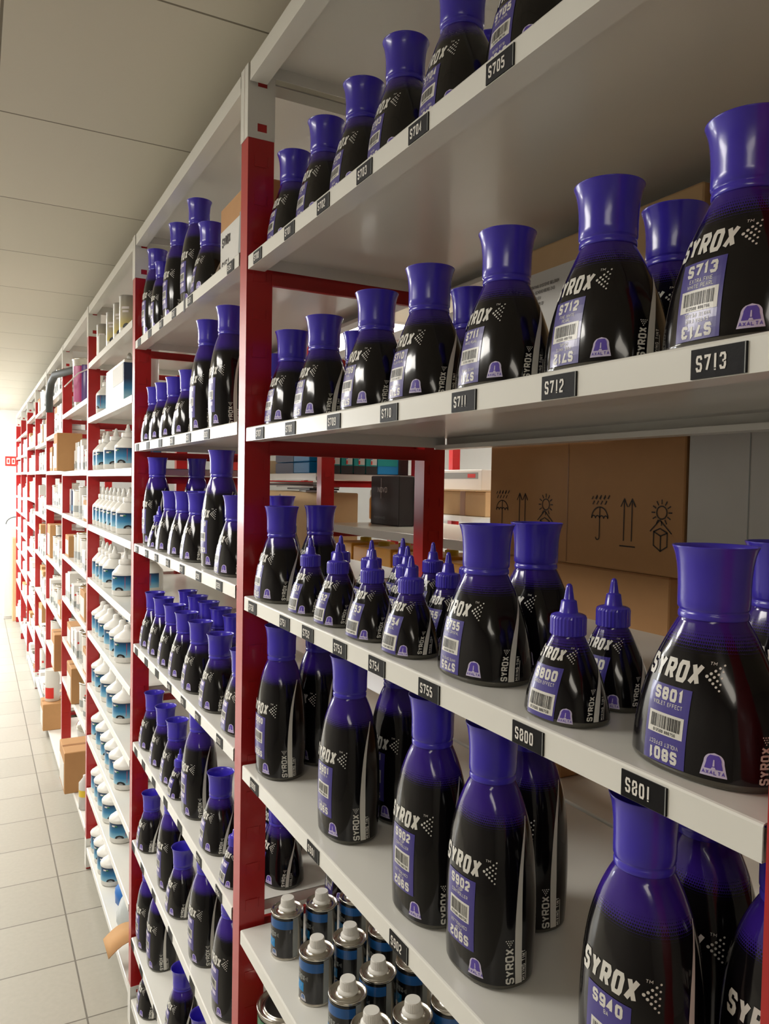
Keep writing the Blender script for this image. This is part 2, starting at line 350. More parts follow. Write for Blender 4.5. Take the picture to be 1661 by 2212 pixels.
def axalta(cx, y0, W, H):
    """arched emblem with the word below; returns [(polys, material, lift)]"""
    def hw(t): return W / 2 * (1 - .42 * t) if t < .62 else W / 2 * (1 - .42 * .62) * math.sqrt(max(0, 1 - ((t - .62) / .38) ** 2)) + .0001
    def hw2(t):
        T = .30 + .60 * t
        return hw(T) - .10 * W
    out = [(shape_polys(hw, cx, y0, y0 + H, 14, 6), M_LILAC, 1)]
    out.append((shape_polys(lambda t: max(.0001, hw2(t)), cx, y0 + .32 * H, y0 + .91 * H, 10, 4), M_LOGO, 2))
    out.append((shape_polys(lambda t: W * .03 * (1.2 - .5 * t), cx, y0 + .44 * H, y0 + .72 * H, 3, 1), M_LILAC, 3))
    out.append((shape_polys(lambda t: W * (.10 - .05 * t), cx, y0 + .30 * H, y0 + .40 * H, 2, 1), M_LILAC, 3))
    out.append((text_polys('AXALTA', cx, y0 + .08 * H, .17 * H, W=.8, gap=.16, wt=.2, align='c'), M_LOGO, 2))
    return out
random.seed(7)
def barcode(cx, y0, w, h, seed=1):
    rnd = random.Random(seed); out = []; x = cx - w / 2
    while x < cx + w / 2 - .0004:
        b = rnd.choice((.00035, .0006, .0009)); b = min(b, cx + w / 2 - x)
        out += [[(x, y0), (x + b, y0), (x + b, y0 + h), (x, y0 + h)]]; x += b + rnd.choice((.0004, .0006, .0009))
    return out
# ---------------------------------------------------------------- syrox bottles
TYPES = {  # half length along the shelf, half depth, neck height, neck radius, shoulder exponent, halftone edge
 's': dict(A=.058, B=.042, zn=.108, rn=.0225, ex=2.0, edge=.090),
 't': dict(A=.052, B=.041, zn=.196, rn=.0225, ex=4.4, edge=.160),
 'n': dict(A=.0405, B=.031, zn=.0715, rn=.0135, ex=1.65, edge=.060)}
SE = 2 / 2.25
def radii(T, z):
    t = min(1, max(0, (T['zn'] - z) / T['zn'])); k = 1 - (1 - t) ** T['ex']
    a = T['rn'] + (T['A'] - T['rn']) * k; b = T['rn'] + (T['B'] - T['rn']) * k
    if T['ex'] > 4 and t > .62: q = (t - .62) / .38; a *= 1 - .05 * q * q; b *= 1 - .05 * q * q
    if z < .004: q = 1 - z / .004; a -= .0028 * q * q; b -= .0028 * q * q
    return a, b, 1 - (1 - SE) * min(1, k * 1.3)
def sup(a, b, e, ph):
    cph, sph = math.cos(ph), math.sin(ph)
    return (-b * math.copysign(abs(cph) ** e, cph), -a * math.copysign(abs(sph) ** e, sph))
ARC = {}
def arc_table(T, z):
    key = (T['zn'], round(z, 4))
    if key not in ARC:
        a, b, e = radii(T, z); tb = [(0, 0)]; p = sup(a, b, e, 0); s = 0; N = 90
        for i in range(1, N + 1):
            ph = PI * .98 * i / N; q = sup(a, b, e, ph); s += math.dist(p, q); p = q; tb.append((s, ph))
        ARC[key] = tb
    return ARC[key]
def surf(T, s, z, off):
    tb = arc_table(T, z); S = abs(s); ph = tb[-1][1]
    lo, hi = 0, len(tb) - 1
    while hi - lo > 1:
        m = (lo + hi) // 2
        if tb[m][0] < S: lo = m
        else: hi = m
    f = (S - tb[lo][0]) / max(1e-9, tb[hi][0] - tb[lo][0]); ph = (tb[lo][1] + (tb[hi][1] - tb[lo][1]) * min(f, 1)) * (1 if s >= 0 else -1)
    a, b, e = radii(T, z); x, y = sup(a, b, e, ph); x2, y2 = sup(a, b, e, ph + .02); x1, y1 = sup(a, b, e, ph - .02)
    tx, ty = x2 - x1, y2 - y1; L = math.hypot(tx, ty) or 1; nx, ny = ty / L, -tx / L
    if nx * x + ny * y < 0: nx, ny = -nx, -ny
    return (x + nx * off, y + ny * off, z)
def wrap(mb, T, polys, m, lift=1):
    vs = []; fs = []
    for pl in polys:
        o = len(vs); vs += [surf(T, s, z, .00025 + .00018 * lift) for s, z in pl]; fs.append(tuple(range(o, o + len(pl))))
    mb.add(vs, fs, m)
def body_mesh(k):
    T = TYPES[k]; mb = MB(); n = 64; zs = [0, .0008, .002, .004, .0055, .0056]; z = .010
    while z < T['zn'] - .002: zs.append(z); z += .0045
    zs += [T['zn'] - .001, T['zn'] + .004]; vs = []; uv = []
    for z in zs:
        a, b, e = radii(T, z)
        for i in range(n + 1):
            ph = -PI + 2 * PI * i / n; x, y = sup(a, b, e, ph); vs.append((x, y, z)); uv.append((ph * (T['A'] + T['B']) / 2, z - T['edge']))
    fs = []
    for r in range(len(zs) - 1):
        for i in range(n): fs.append((r * (n + 1) + i, r * (n + 1) + i + 1, (r + 1) * (n + 1) + i + 1, (r + 1) * (n + 1) + i))
    vs.append((0, 0, .003)); uv.append((0, -.1)); k0 = len(vs) - 1
    for i in range(n): fs.append((i + 1, i, k0))
    mb.add(vs, fs, M_SLEEVE, True); mb.uv = uv; return mb.mesh('sleeved_bottle')
def cap_mesh(k):
    mb = MB()
    if k == 'n':
        z0 = .0715; n = 60; prof = [(.0150, 0), (.0156, .0008), (.0156, .0145), (.0148, .0168), (.0128, .0178)]; vs = []
        for r, z in prof:
            for i in range(n): 
                rr = r - (.0004 if (i % 2 and .0005 < z < .016) else 0); vs.append((rr * math.cos(2 * PI * i / n), rr * math.sin(2 * PI * i / n), z0 + z))
        fs = [(q * n + i, q * n + (i + 1) % n, (q + 1) * n + (i + 1) % n, (q + 1) * n + i) for q in range(4) for i in range(n)]
        mb.add(vs, fs, M_CAP, False)
        mb.lathe([(.0128, .0178), (.0085, .0186), (.0080, .0195), (.0066, .0290), (.0060, .0296), (.0048, .0300), (.0044, .0310), (.0030, .0400), (.0024, .0425), (.0012, .0438), (.0001, .0440)], M_CAP, 28, cz=z0)
        return mb.mesh('nozzle_cap')
    T = TYPES[k]; s = 1.0 if k == 's' else 1.12; z0 = T['zn'] - .001
    prof = [(.0225, 0), (.0238, .0003), (.0240, .0010), (.0240, .0038), (.0236, .0046), (.0233, .0052), (.0233, .0062), (.0240, .0070), (.0245, .0080), (.0246, .0140), (.0246, .0220), (.0249, .0300), (.0257, .0380), (.0270, .0450), (.0287, .0500), (.0293, .0512),
            (.0292, .0517), (.0285, .0515), (.0270, .0490), (.0250, .0420), (.0238, .0340), (.0233, .0240), (.0231, .0190), (.0225, .0180), (.0045, .0176), (.0022, .0182), (.0018, .0250), (.0011, .0300), (.0001, .0304)]
    mb.lathe([(r, z * s) for r, z in prof], M_CAP, 56, cz=z0); return mb.mesh('flared_cap')
def print_mesh(k):
    T = TYPES[k]; mb = MB()
    if k == 's': zl, H, s0, W = .0645, .0152, -.032, .56
    elif k == 't': zl, H, s0, W = .1080, .0185, -.0290, .54
    else: zl, H, s0, W = .0515, .0105, -.0175, .52
    tw = H * (5 * W + 4 * .10)
    wrap(mb, T, text_polys('SYROX', s0, zl, H, W=W, gap=.10, wt=.2, shear=.12, maxl=.003), M_PRINT)
    xd = s0 + tw + H * .28; r0 = H * .075                                # arrow of dots
    for q in range(5):
        for j in range(q + 1): wrap(mb, T, disc_polys(xd + q * H * .155, zl + H * .5 + (j - q / 2) * H * .27, r0 * (1.0 - .09 * q)), M_PRINT)
    wrap(mb, T, text_polys('TM', xd + H * .02, zl + H * 1.0, H * .14, W=.8, wt=.14), M_PRINT)
    m1 = mb.mesh('brand_lettering'); mb = MB()
    ax = {'s': (.0335, .0085, .0175, .0155), 't': (.0270, .010, .0175, .0180), 'n': (.0275, .004, .0135, .0120)}[k]
    for polys, m, l in axalta(*ax): wrap(mb, T, polys, m, l)
    m2 = mb.mesh('maker_emblem'); mb = MB()
    sx = {'s': .0725, 't': .0720, 'n': .0535}[k]; h = {'s': .024, 't': .037, 'n': .019}[k]; sh = {'s': .0066, 't': .0090, 'n': .0050}[k]; ww = {'s': .0032, 't': .0040, 'n': .0026}[k]; zt = {'s': .092, 't': .165, 'n': .058}[k]
    wrap(mb, T, shape_polys(lambda t: ww * (1 if t < .35 else max(.25, 1 - (t - .35) * 1.25)), sx, .006, zt, 26, 3), M_PRINT)
    wrap(mb, T, text_polys('SYROX', sx - ww - .0012, .007, sh, W=(h / sh - .4) / 5, gap=.10, wt=.2, rot=90), M_PRINT)
    for q in range(4):
        for j in range(q + 1): wrap(mb, T, disc_polys(sx - ww - .0012 - sh / 2 + (j - q / 2) * sh * .26, .0085 + h + q * sh * .22, sh * .08, 6), M_PRINT)
    wrap(mb, T, text_polys('MIXING TINT', sx + ww + .0045, .007, sh * .48, W=.62, gap=.2, wt=.17, rot=90), M_PRINT)
    wrap(mb, T, rect_polys(sx + ww + .0052, sx + ww + .0058, .007, .007 + h * .8), M_PRINT)
    return m1, m2, mb.mesh('side_strip')
def sticker_mesh(k, code, l1, l2='', seed=1):
    """purple sticker with code, name and barcode, repeated upside down below"""
    T = TYPES[k]; mb = MB(); cx, W, z0, z1 = {'s': (-.005, .0370, .0060, .0605), 't': (.0035, .044, .0330, .1035), 'n': (.0005, .034, .0035, .0465)}[k]
    wrap(mb, T, rect_polys(cx - W / 2, cx + W / 2, z0, z1), M_STICK, 1)
    H = z1 - z0
    def half(zc, sgn):
        f = sgn < 0; ch = .0088 if k != 't' else .0100
        zb = zc
        if code: wrap(mb, T, text_polys(code, cx, zb, ch, W=.66, gap=.14, wt=.24, flip=f, align='c', maxl=.003), M_PRINT, 2)
        else:
            wrap(mb, T, rect_polys(cx - .014, cx - .004, zb, zb + ch), M_PRINT, 2); wrap(mb, T, rect_polys(cx - .001, cx + .013, zb + .001, zb + ch - .001), M_LILAC, 2)
        d = -sgn; y = zb - sgn * .0042
        hh = .0028 if k != 't' else .0034
        for ln in (l1, l2):
            if ln: wrap(mb, T, text_polys(ln, cx, y, hh, W=.62, gap=.16, wt=.13, flip=f, align='c', maxl=.003), M_PRINT, 2); y -= sgn * (hh * 1.35)
    if k == 'n': half(z1 - .0115, 1); bz = z0 + .0040; bh = .0175
    else:
        bh = .0150 if k == 's' else .0190; bz = z0 + H / 2 - bh / 2; half(z1 - (.0106 if k == 's' else .0125), 1); half(z0 + (.0106 if k == 's' else .0125), -1)
    m1 = mb.mesh('code_sticker'); mb = MB()
    wrap(mb, T, rect_polys(cx - .0155, cx + .0155, bz, bz + bh), M_PRINT, 2)
    wrap(mb, T, barcode(cx, bz + bh * .28, .026, bh * .60, seed), M_BAR, 3)
    wrap(mb, T, text_polys('012500 886756', cx, bz + bh * .07, bh * .14, W=.55, wt=.16, align='c'), M_BAR, 3)
    return m1, mb.mesh('barcode_panel')
BODY = {k: body_mesh(k) for k in TYPES}; CAPM = {k: cap_mesh(k) for k in TYPES}; PRN = {k: print_mesh(k) for k in TYPES}
NAMES = {'S700': ('RED PEARL', ''), 'S701': ('GREEN PEARL', ''), 'S702': ('GOLD PEARL', ''), 'S703': ('BLUE PEARL', ''), 'S704': ('VIOLET PEARL', ''), 'S705': ('BLUE PEARL', ''), 'S707': ('PEARL', ''), 'S708': ('PEARL', ''), 'S709': ('PEARL', ''), 'S710': ('YELLOW PEARL', ''),
 'S711': ('WHITE PEARL', ''), 'S712': ('FINE WHITE', 'PEARL'), 'S713': ('EXTRA FINE', 'WHITE PEARL'), 'S750': ('CRYSTAL', ''), 'S751': ('GREEN CRYSTAL', ''), 'S752': ('BLUE CRYSTAL', ''), 'S753': ('COPPER CRYSTAL', ''), 'S754': ('SILVER CRYSTAL', ''),
 'S755': ('WHITE CRYSTAL', ''), 'S800': ('GREEN EFFECT', ''), 'S801': ('VIOLET EFFECT', ''), 'S900': ('ADDITIVE I', ''), 'S901': ('ADDITIVE II', ''), 'S902': ('FLOP', 'CONTROLLER'), 'S940': ('BALANCE', ''), 'S941': ('BALANCE', '')}
STK = {}
def sticker(k, code):
    if (k, code) not in STK:
        l = NAMES.get(code, ('', '')); STK[(k, code)] = sticker_mesh(k, code, l[0], l[1], len(STK) + 3)
    return STK[(k, code)]
def syrox_bottle(k, code, x, y, z, label, group, rz=0):
    sc = .75 if k == 'm' else 1; k = 't' if k == 'm' else k
    t = thing('nozzle_bottle' if k == 'n' else 'tint_bottle', label, 'bottle', (x, y, z), rz, group); t.scale = (sc, sc, sc)
    obj('bottle_body', BODY[k], t); obj('nozzle_cap' if k == 'n' else 'flared_cap', CAPM[k], t)['label'] = 'purple plastic cap'
    for nm, me in zip(('brand_lettering', 'maker_emblem', 'side_strip'), PRN[k]): obj(nm, me, t)
    st = obj('code_sticker', sticker(k, code)[0], t); st['label'] = 'purple code sticker'; obj('barcode_panel', sticker(k, code)[1], st)['label'] = 'white panel with black barcode'
    return t

